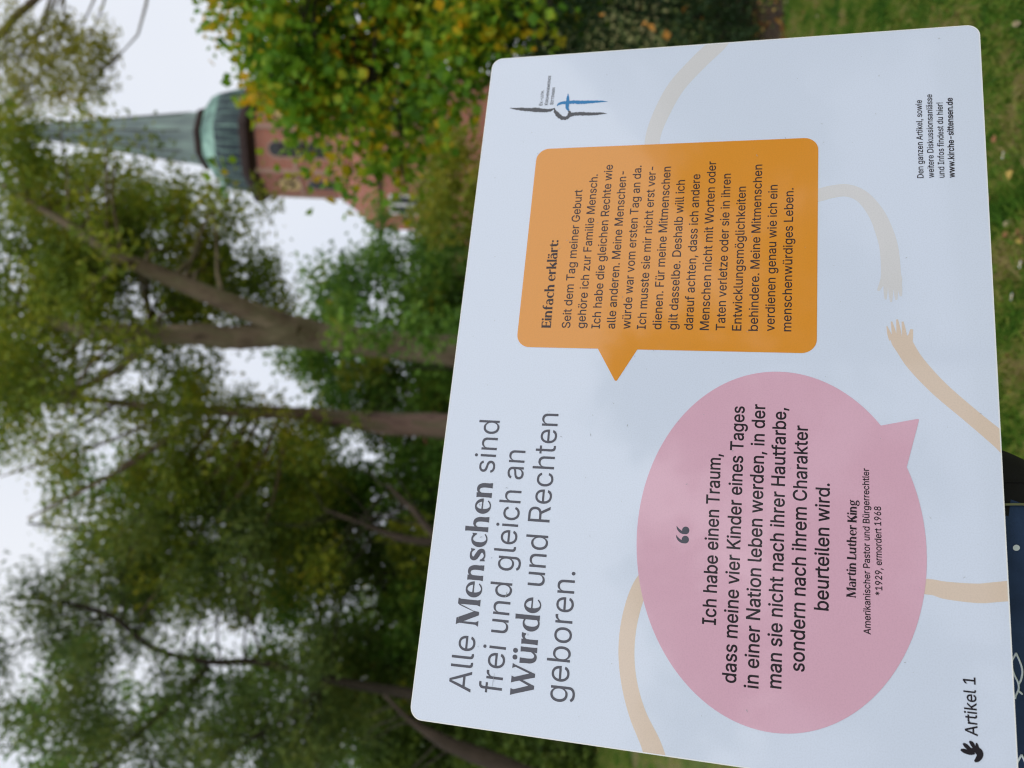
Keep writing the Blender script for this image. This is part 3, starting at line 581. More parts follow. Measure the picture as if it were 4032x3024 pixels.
# ---- lettering: outlines of a plain grotesque, one em = 700 units
GL = {}
for row in GLYPHS.strip('\n').split('\n'):
    ch, adv, body = row[0], *row[2:].split('~', 1)
    GL[ch] = (float(adv), [[tuple(map(float, q.split(','))) for q in s.split(' ')] for s in body.split('/')])
CAP = 509.0


GCACHE = {}


def glyph_mesh(sp, off):
    """triangles of one letter: flatten, embolden, keep what winds"""
    key = (id(sp), off)
    if key in GCACHE: return GCACHE[key]
    loops = []
    for sl in sp:
        m = len(sl); pts = []
        for i in range(m):
            a, b = sl[i], sl[(i + 1) % m]
            p0, p1, p2, p3 = (a[2], a[3]), (a[4], a[5]), (b[0], b[1]), (b[2], b[3])
            cur = abs((p1[0] - p0[0]) * (p3[1] - p0[1]) - (p1[1] - p0[1]) * (p3[0] - p0[0])) + abs((p2[0] - p0[0]) * (p3[1] - p0[1]) - (p2[1] - p0[1]) * (p3[0] - p0[0]))
            n_ = 1 if cur < 400 else 5
            for j in range(n_):
                t = j / n_; u = 1 - t
                pts.append(tuple(u ** 3 * p0[c] + 3 * u * u * t * p1[c] + 3 * u * t * t * p2[c] + t ** 3 * p3[c] for c in (0, 1)))
        pts = [p for i, p in enumerate(pts) if math.dist(p, pts[i - 1]) > 0.4]
        loops.append(pts)
    # orientation of filled outlines: the sign of the largest loop
    area = lambda q: 0.5 * sum(q[i - 1][0] * q[i][1] - q[i][0] * q[i - 1][1] for i in range(len(q)))
    sg = 1 if area(max(loops, key=lambda q: abs(area(q)))) > 0 else -1
    if off:
        for li, q in enumerate(loops):
            m = len(q); o_ = []
            for i in range(m):
                p, c, nx_ = q[i - 1], q[i], q[(i + 1) % m]
                e1 = (c[0] - p[0], c[1] - p[1]); e2 = (nx_[0] - c[0], nx_[1] - c[1])
                l1, l2 = math.hypot(*e1) or 1, math.hypot(*e2) or 1
                n1 = (e1[1] / l1, -e1[0] / l1); n2 = (e2[1] / l2, -e2[0] / l2)
                bx, by = n1[0] + n2[0], n1[1] + n2[1]
                bl = math.hypot(bx, by) or 1
                k_ = min(1 / max(bl / 2, 0.5), 1.8) * off * sg / bl
                o_.append((c[0] + bx * k_, c[1] + by * k_))
            loops[li] = o_
    vs = [Vector(p) for q in loops for p in q]
    es, n0 = [], 0
    for q in loops:
        es += [(n0 + i, n0 + (i + 1) % len(q)) for i in range(len(q))]; n0 += len(q)
    v2, _, f2, _, _, _ = geometry.delaunay_2d_cdt(vs, es, [], 0, 1e-4)
    def wind(x, y):
        w = 0
        for q in loops:
            for i in range(len(q)):
                (ax, ay), (bx, by) = q[i - 1], q[i]
                if (ay <= y) != (by <= y):
                    t = (y - ay) / (by - ay)
                    if ax + t * (bx - ax) > x: w += 1 if by > ay else -1
        return w
    keep = []
    for f_ in f2:
        x = sum(v2[i].x for i in f_) / len(f_); y = sum(v2[i].y for i in f_) / len(f_)
        if wind(x, y): keep.append(tuple(f_))
    GCACHE[key] = ([(v.x, v.y) for v in v2], keep)
    return GCACHE[key]


def sans_line(text, p0, p1, cap, parent, mat, name='text_line', off=0.0, small=None, cpt=None):
    """text from baseline point p0 to p1 (sign metres), capital height cap (metres)"""
    x, items = 0.0, []
    for i, ch in enumerate(text):
        if ch == ' ':
            x += 188; continue
        s = small if (small and (i > 0 and text[i - 1].isalpha() or (i > 0 and text[i - 1] == '-'))) else 1.0
        adv, sp = GL[ch]
        items.append((x, s, sp)); x += adv * s
    lo = min(q[2] * s + xx for xx, s, sp in items[:1] for sl in sp for q in sl)
    hi = max(q[2] * s + xx for xx, s, sp in items[-1:] for sl in sp for q in sl)
    dx, dy = p1[0] - p0[0], p1[1] - p0[1]
    sx = math.hypot(dx, dy) / (hi - lo); sy = cap / CAP
    V_, F_ = [], []
    for ch_i, (xx, s, sp) in enumerate(items):
        vs, fs = glyph_mesh(sp, off)
        k = len(V_)
        V_ += [(x_ * s + xx - lo, y_ * s, 0) for x_, y_ in vs]
        F_ += [tuple(i + k for i in f_) for f_ in fs]
    me = bpy.data.meshes.new(name)
    me.from_pydata(V_, [], F_)
    a = math.atan2(dy, dx)
    me.transform(Matrix.Translation((p0[0], p0[1], Z_TXT)) @ Matrix.Rotation(a, 4, 'Z') @ Matrix.Diagonal((sx, sy, 1, 1)))
    o = link(name, me, mat, parent, False)
    return o


# ---- bold flared serif, drawn with strokes; capitals 700, x-height 500
def stem(x, w, y0, y1, f=13):
    return [(x - f, y0), (x + w + f, y0), (x + w + 2, y0 + 90), (x + w + 2, y1 - 90), (x + w + f * .6, y1), (x - f, y1 - 6), (x, y1 - 90), (x, y0 + 90)]
def ringp(cx, cy, rx, ry, wl, wr, wy, a0, a1, n=26, taper=0.0):
    pts = []
    for i in range(n + 1):
        t = i / n
        a = math.radians(a0 + (a1 - a0) * t)
        c = math.cos(a)
        w = wy + ((wl if c < 0 else wr) - wy) * abs(c) ** 1.3
        if taper: w *= 1 - taper * max(0, (t - 0.75) / 0.25)
        pts.append((cx + (rx - w / 2) * c, cy + (ry - w / 2) * math.sin(a), w))
    return strip(pts, 1)
def S(*p): return strip(list(p), 5)
def dot(x, y, r=72): return [(x + r * math.cos(k * math.pi / 8), y + r * math.sin(k * math.pi / 8)) for k in range(16)]
archn = lambda: S((150, 320, 28), (205, 420, 52), (295, 458, 84), (395, 415, 122), (440, 300, 138), (442, 130, 138), (442, 0, 165))
bowlu = lambda: S((112, 500, 158), (114, 330, 140), (118, 180, 138), (165, 72, 112), (260, 36, 78), (345, 70, 48), (415, 165, 30))
SER = {
 'n': (610, [stem(45, 132, 0, 500), archn()]),
 'h': (610, [stem(45, 132, 0, 745), archn()]),
 'u': (610, [stem(405, 132, 0, 500), bowlu()]),
 'ü': (610, [stem(405, 132, 0, 500), bowlu(), dot(190, 650), dot(405, 650)]),
 'r': (420, [stem(45, 132, 0, 500), S((150, 320, 28), (205, 415, 52), (290, 452, 92), (375, 435, 135))]),
 'i': (225, [stem(45, 132, 0, 500), dot(111, 655)]),
 'l': (225, [stem(45, 132, 0, 745)]),
 'd': (600, [stem(410, 132, 0, 745), ringp(280, 248, 250, 258, 145, 30, 50, 45, 315)]),
 'e': (540, [ringp(275, 248, 250, 260, 148, 92, 46, 0, 322, taper=.65), [(100, 248), (524, 248), (524, 285), (100, 292)]]),
 'c': (500, [ringp(275, 248, 250, 260, 150, 80, 48, 50, 318, taper=.65), [(385, 455), (468, 488), (462, 345), (440, 345), (380, 430)]]),
 's': (480, [S((418, 380, 40), (345, 452, 46), (245, 470, 58), (135, 425, 96), (130, 330, 122), (240, 258, 140), (365, 185, 128), (385, 95, 104), (290, 36, 58), (185, 30, 46), (78, 110, 44)), [(425, 350), (440, 490), (385, 460), (395, 360)], [(60, 0), (110, 30), (100, 150), (50, 160)]]),
 'a': (535, [S((420, 0, 160), (405, 140, 138), (402, 320, 128), (340, 440, 78), (225, 472, 56), (95, 425, 66)), ringp(205, 145, 178, 165, 128, 40, 46, 50, 320), [(250, 270), (345, 300), (345, 330), (240, 300)]]),
 't': (365, [S((180, 640, 30), (160, 520, 100), (155, 350, 132), (160, 160, 132), (205, 50, 92), (290, 42, 56), (345, 72, 34)), [(30, 436), (340, 436), (340, 500), (30, 500)]]),
 'f': (350, [S((130, 0, 165), (128, 200, 132), (130, 540, 128), (185, 680, 80), (265, 715, 66), (335, 690, 86)), [(25, 436), (310, 436), (310, 500), (25, 500)]]),
 'k': (545, [stem(45, 132, 0, 745), strip([(165, 215, 52), (460, 500, 75)], 1), strip([(235, 320, 130), (475, 0, 175)], 1)]),
 'g': (520, [ringp(235, 330, 205, 178, 110, 110, 46, 0, 360), S((120, 190, 40), (90, 110, 60), (140, 50, 80), (320, 35, 90), (440, -30, 90), (420, -130, 75), (270, -190, 48), (100, -160, 60), (50, -90, 70), (110, -10, 50), (170, 30, 40)), strip([(370, 430, 45), (500, 500, 80)], 1)]),
 ':': (230, [dot(110, 72, 70), dot(110, 430, 70)]),
 'E': (560, [stem(60, 150, 0, 700), [(190, 0), (510, 0), (530, 165), (490, 160), (440, 62), (190, 62)], [(190, 638), (430, 638), (475, 545), (510, 545), (500, 700), (190, 700)], [(190, 330), (400, 330), (420, 280), (450, 280), (450, 450), (420, 450), (400, 390), (190, 390)]]),
 'L': (520, [stem(60, 150, 0, 700), [(190, 0), (490, 0), (515, 190), (475, 185), (415, 64), (190, 64)]]),
 'K': (680, [stem(60, 150, 0, 700), strip([(190, 290, 60), (570, 700, 80)], 1), strip([(285, 420, 150), (590, 0, 200)], 1)]),
 'M': (905, [[(30, 0), (195, 0), (145, 90), (138, 640), (92, 640), (82, 90)], [(40, 700), (232, 700), (492, 150), (462, 6), (385, 6)], [(432, 20), (480, 20), (500, 190), (700, 700), (650, 640)], [(665, 0), (862, 0), (838, 90), (838, 610), (866, 700), (688, 700), (694, 90)]]),
 'W': (1010, [[(8, 700), (212, 700), (180, 620), (368, 120), (345, 4), (262, 4), (50, 610)], [(318, 4), (362, 4), (585, 560), (555, 600), (348, 150)], [(398, 700), (602, 700), (570, 620), (738, 150), (712, 4), (635, 4), (438, 610)], [(690, 4), (735, 4), (955, 610), (1002, 700), (855, 700), (905, 610), (722, 130)]]),
}
SER['ä'] = (535, SER['a'][1] + [dot(150, 645, 64), dot(345, 645, 64)])


def serif_line(text, p0, p1, cap, parent, mat, name='text_line', bold=0):
    x, items = 0.0, []
    for ch in text:
        if ch == ' ':
            x += 190; continue
        adv, pr = SER[ch]; items.append((x, pr)); x += adv
    def pts(pr): return pr[1] + pr[2] if isinstance(pr, tuple) else pr
    lo = min(q[0] + items[0][0] for pr in items[0][1] for q in pts(pr))
    hi = max(q[0] + items[-1][0] for pr in items[-1][1] for q in pts(pr))
    dx, dy = p1[0] - p0[0], p1[1] - p0[1]
    sx = math.hypot(dx, dy) / (hi - lo); sy = cap / 700.0
    ca, sa = math.cos(math.atan2(dy, dx)), math.sin(math.atan2(dy, dx))
    def T(q, xx):
        u, v = (q[0] + xx - lo) * sx, q[1] * sy
        return (p0[0] + u * ca - v * sa, p0[1] + u * sa + v * ca)
    polys = []
    for xx, prs in items:
        for pr in prs:
            if isinstance(pr, tuple): polys.append(('strip', [T(q, xx) for q in pr[1]], [T(q, xx) for q in pr[2]]))
            else: polys.append([T(q, xx) for q in pr])
    if bold:
        d = bold * sx
        polys = [(p[0], [(x + d * k, y) for x, y in p[1]], [(x + d * k, y) for x, y in p[2]]) if isinstance(p, tuple) else [(x + d * k, y) for x, y in p] for k in (-1, 1) for p in polys]
    return flat(name, polys, Z_TXT, mat, parent, 0.000003)


def capm(zf, x, y, dx):
    a, b = zf(x, y), zf(x - dx, y)
    return math.hypot(a[0] - b[0], a[1] - b[1])


z1 = zm(1600, 1500, 0.8434); zH = zm(1740, 2200, 0.3616); zN = zm(1680, 1850, 0.2410); z7 = zm(3632, 2400, 0.3763)
hc = capm(zH, 330, 1200, 240)
heading = []
heading.append(sans_line('Alle', zH(309, 1458), zH(369, 848), hc, sign, M_head, 'heading_word', off=-2))
heading.append(serif_line('Menschen', zH(391, 738), zN(1084, 222), hc * 1.02, sign, M_head, 'heading_word', bold=7))
heading.append(sans_line('sind', z1(410, 430), z1(437, 186), hc, sign, M_head, 'heading_word', off=-2))
heading.append(sans_line('frei und gleich an', zH(648, 1478), z1(557, 326), hc, sign, M_head, 'heading_word', off=-2))
heading.append(serif_line('Würde', zH(995, 1512), zH(1083, 432), hc * 1.02, sign, M_head, 'heading_word', bold=7))
heading.append(sans_line('und Rechten', z1(643, 960), z1(711, 154), hc, sign, M_head, 'heading_word', off=-2))
heading.append(sans_line('geboren.', z1(752, 1503), z1(790, 891), hc, sign, M_head, 'heading_word', off=-2))

# orange bubble text
serif_line('Einfach erklärt:', zA(318, 1411), zA(355, 1003), capm(zA, 330, 1200, 43), bubble, M_brown, bold=9)
ora = ['Seit dem Tag meiner Geburt', 'gehöre ich zur Familie Mensch.', 'Ich habe die gleichen Rechte wie', 'alle anderen. Meine Menschen-', 'würde war vom ersten Tag an da.', 'Ich musste sie mir nicht erst ver-', 'dienen. Für meine Mitmenschen', 'gilt dasselbe. Deshalb will ich', 'darauf achten, dass ich andere', 'Menschen nicht mit Worten oder', 'Taten verletze oder sie in ihren', 'Entwicklungsmöglichkeiten', 'behindere. Meine Mitmenschen', 'verdienen genau wie ich ein', 'menschenwürdiges Leben.']
ends = [767, 696, 651, 681, 655, 660, 660, 722, 695, 635, 693, 753, 650, 745, 760]
sx_ = [408, 478, 545, 618, 690, 760, 833, 908, 983, 1053, 1126, 1206, 1285, 1361, 1440]
a0_, a1_ = zA(408, 1412), zA(1440, 1424)
oc = capm(zA, 800, 1200, 40)
for i, (t, ye) in enumerate(zip(ora, ends)):
    yb = a0_[1] + (a1_[1] - a0_[1]) * i / 14
    if i == 0: print('line check', [round((zA(x, 1412 + 12 * j / 14)[1] - (a0_[1] + (a1_[1] - a0_[1]) * j / 14)) * 1000, 2) for j, x in enumerate(sx_)])
    xe = zA(sx_[i] + (58 if i < 3 else 40 if i < 8 else 20 if i < 13 else 12), ye)[0]
    sans_line(t, (a0_[0], yb), (xe, yb), oc, bubble, M_brown, off=8)

# pink bubble text
pc = capm(zE, 600, 800, 54)
for t, p0, p1 in (('Ich habe einen Traum,', (427, 1083), (447, 397)), ('dass meine vier Kinder eines Tages', (508, 1318), (543, 206)),
                  ('in einer Nation leben werden, in der', (598, 1340), (626, 198)), ('man sie nicht nach ihrer Hautfarbe,', (690, 1340), (710, 212)),
                  ('sondern nach ihrem Charakter', (783, 1272), (797, 284)), ('beurteilen wird.', (880, 1026), (885, 516))):
    sans_line(t, zE(*p0), zE(*p1), pc, circle, M_ink, off=12)
serif_line('Martin Luther King', zE(990, 975), zE(994, 582), capm(zE, 990, 800, 37), circle, M_ink, bold=12)
sc_ = capm(zE, 1050, 800, 27)
sans_line('Amerikanischer Pastor und Bürgerrechtler', zE(1050, 1122), zE(1043, 455), sc_, circle, M_ink, off=14)
sans_line('*1929, ermordert 1968', zE(1097, 965), zE(1091, 608), sc_, circle, M_ink, off=14)
zQ = zm(2600, 2000, 0.12055)
qm = []
for dx, dy in ((0, 0), (-14, 300)):
    qm.append([zQ(830 + dx + 120 * math.cos(k * math.pi / 12), 735 + dy + 127 * math.sin(k * math.pi / 12)) for k in range(24)])
    qm.append(pstrip(zQ, [(535 + dx, 592 + dy, 14), (575 + dx, 680 + dy, 62), (650 + dx, 762 + dy, 88), (735 + dx, 810 + dy, 84), (830 + dx, 838 + dy, 44)], 1))
flat('quotation_mark', qm, Z_TXT, M_head, circle)

# lower corners
ac = capm(z7, 560, 1100, 128)
sans_line('Artikel 1', z7(578, 1325), z7(552, 714), ac, sign, M_ink, off=9)
hand = [pstrip(z7, p, 1, 4) for p in (
    [(400, 1466, 20), (440, 1480, 48), (500, 1500, 44), (540, 1490, 50)],
    [(425, 1400, 20), (455, 1425, 46), (500, 1465, 44), (550, 1480, 60)],
    [(490, 1378, 20), (515, 1400, 44), (540, 1440, 42), (560, 1470, 60)],
    [(565, 1395, 14), (570, 1420, 30), (578, 1450, 36), (585, 1480, 60)],
    [(555, 1455, 60), (590, 1490, 84), (600, 1530, 66), (575, 1570, 50), (545, 1590, 20)])]
flat('hand_symbol', hand, Z_TXT, M_ink, sign)
random.seed(44)
def speck(x, y, L_, a, w):
    dx, dy = math.cos(a) * L_, math.sin(a) * L_
    return strip([(x, y, w * .3), (x + dx * .5 + dy * .1, y + dy * .5, w), (x + dx, y + dy, w * .3)], 3)
M_dirt = mat_base('dirt_grey', (0.33, 0.35, 0.38), 0.8)
pts_ = []
for _ in range(90):
    x, y = random.uniform(.01, W_ - .01), random.uniform(-H_ + .01, -.01)
    pts_.append(speck(x, y, random.uniform(.0004, .0022), random.uniform(0, 6.3), random.uniform(.0002, .0005)))
sc0 = zH(545, 1410); sc1 = zH(575, 1240)
pts_.append(strip([(sc0[0], sc0[1], .00012), ((sc0[0] + sc1[0]) / 2, sc0[1] - .0004, .00028), (sc1[0], sc1[1], .0001)], 4))
sd = zH(690, 420); se = zH(705, 365)
pts_.append(strip([(sd[0], sd[1], .0003), ((sd[0] + se[0]) / 2, (sd[1] + se[1]) / 2 - .0004, .0006), (se[0], se[1], .0002)], 4))
o_ = flat('dirt_speck', pts_, Z_TXT + 0.0003, M_dirt, sign, 0.000001)
o_['kind'] = 'stuff'
cc = capm(zB, 1560, 1000, 40)
for t, p0, p1, m_, o_ in (('Den ganzen Artikel, sowie', (1553, 1163), (1541, 654), M_ink, 9), ('weitere Diskussionsanlässe', (1622, 1161), (1608, 617), M_ink, 9),
                 ('und Infos findest du hier!', (1690, 1160), (1677, 670), M_ink, 9), ('www.kirche-sittensen.de', (1757, 1160), (1742, 640), M_ink, 18)):
    sans_line(t, zB(*p0), zB(*p1), cc, sign, m_, off=o_)

# parish emblem: a brush-drawn steeple and blue cross
zL = zm(1950, 200, 0.24108)
emb = bpy.data.objects.new('emblem', None); COL.objects.link(emb); emb.parent = sign
M_grey = print_mat('ink_grey', (0.075, 0.078, 0.095))
flat('steeple_drawing', [pstrip(zL, p, 1, 9, 0.22) for p in (
    [(235, 935, 4), (330, 948, 28), (430, 955, 48), (560, 962, 56), (700, 968, 66), (800, 975, 62), (890, 972, 50), (975, 940, 14)],
    [(968, 950, 14), (985, 1000, 48), (1035, 1060, 62), (1090, 1095, 62), (1140, 1102, 56), (1185, 1085, 54), (1212, 1045, 60), (1215, 1005, 44), (1190, 982, 14)],
    [(1190, 1070, 50), (1240, 1048, 62), (1320, 1032, 58), (1450, 1030, 58), (1600, 1032, 48), (1720, 1025, 34), (1822, 1025, 5)])], Z_TXT, M_grey, emb)
flat('cross_drawing', [pstrip(zL, p, 1, 9, 0.2) for p in (
    [(1008, 900, 10), (1045, 868, 38), (1100, 850, 44), (1180, 845, 50), (1300, 838, 56), (1400, 842, 58), (1500, 838, 52), (1620, 832, 42), (1740, 828, 26), (1835, 830, 4)],
    [(1190, 700, 5), (1186, 770, 40), (1182, 850, 54), (1176, 910, 52), (1180, 950, 44), (1210, 975, 14)])], Z_TXT, M_blue, emb)
lc = capm(zL, 770, 800, 52)
sans_line('EV.-LUTH.', zL(768, 892), zL(796, 648), lc, emb, M_grey, small=0.8, off=12)
sans_line('KIRCHENGEMEINDE', zL(857, 886), zL(911, 408), lc, emb, M_grey, small=0.8, off=12)
sans_line('SITTENSEN', zL(946, 880), zL(977, 603), lc, emb, M_grey, small=0.8, off=12)

# the galvanised post that carries the board, with its clamp plate
M_galv = mat_noise('galvanised_steel', [(0.28, 0.29, 0.30), (0.42, 0.43, 0.44)], 40, 0.45, metal=0.7)
M_post = M_galv
cpos = SIGN @ Vector((W_ * 0.17, -H_ * 0.55, -0.0065))
post_y = cpos.y + 0.075
post = empty('sign_post', (cpos.x, post_y, 0), 'round steel post with bracket standing behind the white information sign', 'sign post')
mb = MB(); mb.tube([(cpos.x, post_y, -0.15), (cpos.x, post_y, cpos.z + 0.06)], 0.021, 20)
mb.build('pole', M_galv, post, True)
mb = MB(); mb.box((-0.05, -0.09, -0.0028), (0.05, 0.09, 0.0028), Matrix.Translation(cpos) @ SIGN.to_3x3().to_4x4())
mb.build('mounting_plate', M_galv, post)
for dz in (-0.045, 0.03):
    mb = MB()
    mb.tube([cpos + SIGN.to_3x3() @ Vector((0, dz, -0.002)), Vector((cpos.x, post_y, cpos.z + dz))], 0.009, 10)
    mb.build('bracket_arm', M_galv, post, True)

# ================================================================== the navy bag hanging on the post behind the sign
M_navy = mat_noise('navy_fabric', [(0.016, 0.034, 0.085), (0.030, 0.062, 0.15)], 30, 0.75, bump=0.3, bscale=600, dist=0.001)
M_blackf = mat_noise('black_fabric', [(0.006, 0.006, 0.008), (0.011, 0.011, 0.013)], 40, 0.8, bump=0.3, bscale=500, dist=0.001)
M_zip = mat_base('zip_metal', (0.5, 0.5, 0.52), 0.35, metal=1.0)
M_print = mat_base('white_print', (0.72, 0.80, 0.85), 0.6)
BD = 0.66
bc = P(3640, 2560, BD)                       # centre of the bag's front
BW, BH, BT = 825 / F * BD, 675 / F * BD, 0.055
bag = empty('bag', (bc.x, bc.y, bc.z - BH), 'navy fabric bag with white fish outline print and black side, below the sign', 'bag')
brx = Vector((math.cos(ROLL), 0, math.sin(ROLL))); brz = Vector((-math.sin(ROLL), 0, math.cos(ROLL)))


def bag_pt(u, v, side):
    """u, v in -1..1 on a superellipse pillow"""
    return None


def pillow(scale=1.0):
    vs, fs, uv = [], [], []
    NA, NR = 96, 14
    for half in (1, -1):
        for j in range(NR + 1):
            rr = math.sin(j / NR * math.pi / 2)
            for k in range(NA):
                a = 2 * math.pi * k / NA
                ca, sa = math.cos(a), math.sin(a)
                e = 2 / 2.7
                x = math.copysign(abs(ca) ** e, ca) * rr; z = math.copysign(abs(sa) ** e, sa) * rr
                d = (1 - rr ** 3.0) ** 0.55
                wr = 0.06 * math.sin(7 * x + 3 * z) * (1 - rr) + 0.03 * math.sin(19 * z + 5 * x)*(1 - rr)
                y = -half * BT * (d + wr * (1 if half > 0 else .5))
                vs.append(bc + brx * (x * BW * scale) + brz * (z * BH * scale) + Vector((0, y * scale, 0)))
                uv.append(x)
    ring = NR + 1
    for h in range(2):
        o_ = h * ring * NA
        for j in range(NR):
            for k in range(NA):
                q = (o_ + j * NA + k, o_ + j * NA + (k + 1) % NA, o_ + (j + 1) * NA + (k + 1) % NA, o_ + (j + 1) * NA + k)
                fs.append(q if h == 1 else q[::-1])
    return vs, fs, uv


vs, fs, uv = pillow()
XS = 0.715
front, side = MB(), MB()
def split(keep):
    ids = sorted({i for f_ in keep for i in f_}); m_ = {i: n for n, i in enumerate(ids)}
    return [vs[i] for i in ids], [tuple(m_[i] for i in f_) for f_ in keep]
fr = [f_ for f_ in fs if sum(uv[i] for i in f_) / 4 < XS]
si = [f_ for f_ in fs if sum(uv[i] for i in f_) / 4 >= XS]
front.add(*split(fr)); side.add(*split(si))
o_front = front.build('front_body', M_navy, bag, True)
o_side = side.build('side_panel', M_blackf, bag, True)
bvh = BVHTree.FromPolygons([tuple(v) for v in vs], fs)


def on_bag(x, y, lift=0.0006):
    d = ray(x, y).normalized()
    hit, no, _, _ = bvh.ray_cast(EYE, d)
    if hit is None: return EYE + d * BD
    return hit - d * lift


# zip between navy and black, with its slider
zp = [on_bag(x, 1988 + 2 * math.sin(x * .02), 0.0016) for x in range(3640, 4160, 20)]
mb = MB(); mb.tube(zp, 0.0011, 6); mb.build('zip', M_zip, bag, True)
mb = MB(); sp0 = on_bag(3952, 1990, 0.003)
mb.tube([sp0 + brx * 0.0, sp0 + brx * 0.004 + brz * 0.003, sp0 + brx * 0.009 + brz * 0.0015], [0.0018, 0.0014, 0.0008], 6)
mb.build('zip_slider', M_zip, bag, True)
sm_ = [on_bag(x, 1897, 0.0008) for x in range(3700, 4080, 20)]
mb = MB(); mb.tube(sm_, 0.0008, 6); mb.build('seam', M_blackf, bag, True)
zK = lambda x, y: (3632 + x * .3763, 2400 + y * .3763)
def fish(dx, dy):
    for part_ in ([(980, 455), (935, 535), (930, 585), (960, 680), (1000, 765), (1005, 835), (978, 895), (968, 935)],
                  [(980, 455), (1025, 560), (1045, 650), (1030, 735), (1008, 775)], [(1000, 845), (1045, 885)], [(945, 885), (968, 908)]):
        c = catmull([(*zK(a, b), 0) for a, b in part_], 5)
        mb = MB(); mb.tube([on_bag(a + dx, b + dy) for a, b, _ in c], 0.00075, 6)
        mb.build('fish_outline', M_print, bag, True)
fish(0, 0)
fish(22, 400)
mb = MB()
ctr = (4002, 2157)
ringp_ = [on_bag(ctr[0] + 14 * math.cos(k * math.pi / 10), ctr[1] + 12 * math.sin(k * math.pi / 10)) for k in range(20)]
mb.add(ringp_, [tuple(range(20))]); mb.build('printed_dot', M_print, bag)
mb = MB()
topz = bc + brz * BH * 0.86
mb.tube(catmull([tuple(topz + brx * 0.06 + Vector((0, BT, 0))), tuple(Vector((cpos.x + .02, post_y - 0.018, cpos.z + 0.02))), (cpos.x, post_y - 0.024, cpos.z + 0.052), tuple(Vector((cpos.x - .02, post_y - 0.018, cpos.z + 0.02))), tuple(topz - brx * 0.06 + Vector((0, BT, 0)))], 6), 0.004, 8)
mb.build('strap', M_blackf, bag, True)
mb = MB(); mb.tube([(cpos.x, post_y - 0.015, cpos.z + 0.046), (cpos.x, post_y - 0.05, cpos.z + 0.046), (cpos.x, post_y - 0.052, cpos.z + 0.058)], 0.003, 8)
mb.build('hook', M_galv, post, True)

# ================================================================== the church
def zc(x, d=45.0):
    return EYE.z + (1106 - x) / 1805 * d
M_brick = mat_base('red_brick', (0.3, 0.12, 0.08), 0.85)
def brickify(m, c1, c2, mort, sc=1.0):
    N, L = m.node_tree.nodes, m.node_tree.links
    b = N['Principled BSDF']
    tc = N.new('ShaderNodeTexCoord')
    sep = N.new('ShaderNodeSeparateXYZ'); cmb = N.new('ShaderNodeCombineXYZ')
    ad = N.new('ShaderNodeMath'); ad.operation = 'ADD'
    br = N.new('ShaderNodeTexBrick')
    br.inputs['Scale'].default_value = 1.0
    br.inputs['Brick Width'].default_value = 0.25 * sc; br.inputs['Row Height'].default_value = 0.083 * sc
    br.inputs['Mortar Size'].default_value = 0.012
    br.inputs['Color1'].default_value = (*c1, 1); br.inputs['Color2'].default_value = (*c2, 1); br.inputs['Mortar'].default_value = (*mort, 1)
    no = N.new('ShaderNodeTexNoise'); no.inputs['Scale'].default_value = 0.7; no.inputs['Detail'].default_value = 5
    mx = N.new('ShaderNodeMixRGB'); mx.blend_type = 'MULTIPLY'; mx.inputs['Fac'].default_value = 0.3
    L.new(tc.outputs['Object'], sep.inputs[0])
    L.new(sep.outputs['X'], ad.inputs[0]); L.new(sep.outputs['Y'], ad.inputs[1])
    L.new(ad.outputs[0], cmb.inputs['X']); L.new(sep.outputs['Z'], cmb.inputs['Y'])
    L.new(cmb.outputs[0], br.inputs['Vector']); L.new(tc.outputs['Object'], no.inputs['Vector'])
    L.new(br.outputs['Color'], mx.inputs['Color1']); L.new(no.outputs['Fac'], mx.inputs['Color2'])
    L.new(mx.outputs['Color'], b.inputs['Base Color'])
brickify(M_brick, (0.52, 0.15, 0.09), (0.38, 0.10, 0.06), (0.36, 0.27, 0.22))
M_brick2 = mat_noise('brown_brick', [(0.32, 0.20, 0.16), (0.42, 0.27, 0.21)], 3, 0.85)
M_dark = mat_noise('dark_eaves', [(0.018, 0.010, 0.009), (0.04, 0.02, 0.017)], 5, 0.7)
M_spire = mat_noise('spire_slate', [(0.10, 0.13, 0.14), (0.17, 0.22, 0.21), (0.24, 0.33, 0.29)], 1.4, 0.65, bump=0.4, bscale=14, stretch=(1.5, 1.5, .25), dist=.03)
M_copper = mat_noise('green_copper', [(0.05, 0.09, 0.09), (0.17, 0.30, 0.25), (0.34, 0.54, 0.45)], 1.1, 0.55, stretch=(1.3, 1.3, .5), detail=4)
M_copper_low = mat_noise('dark_streaked_copper', [(0.012, 0.02, 0.028), (0.03, 0.05, 0.06), (0.10, 0.17, 0.15)], 2.2, 0.55, stretch=(2.5, 2.5, .3), detail=4)
M_gold = mat_base('gilding', (0.85, 0.62, 0.24), 0.35)
M_glassd = mat_base('dark_glass', (0.02, 0.022, 0.026), 0.5)
M_white = mat_base('white_paint', (0.7, 0.7, 0.7), 0.6)
M_lead = mat_noise('pale_lead', [(0.20, 0.26, 0.27), (0.32, 0.38, 0.38)], 3, 0.5)
M_tile = mat_noise('red_roof_tiles', [(0.22, 0.06, 0.035), (0.34, 0.10, 0.06)], 4, 0.8, bump=.6, bscale=12, dist=.03)

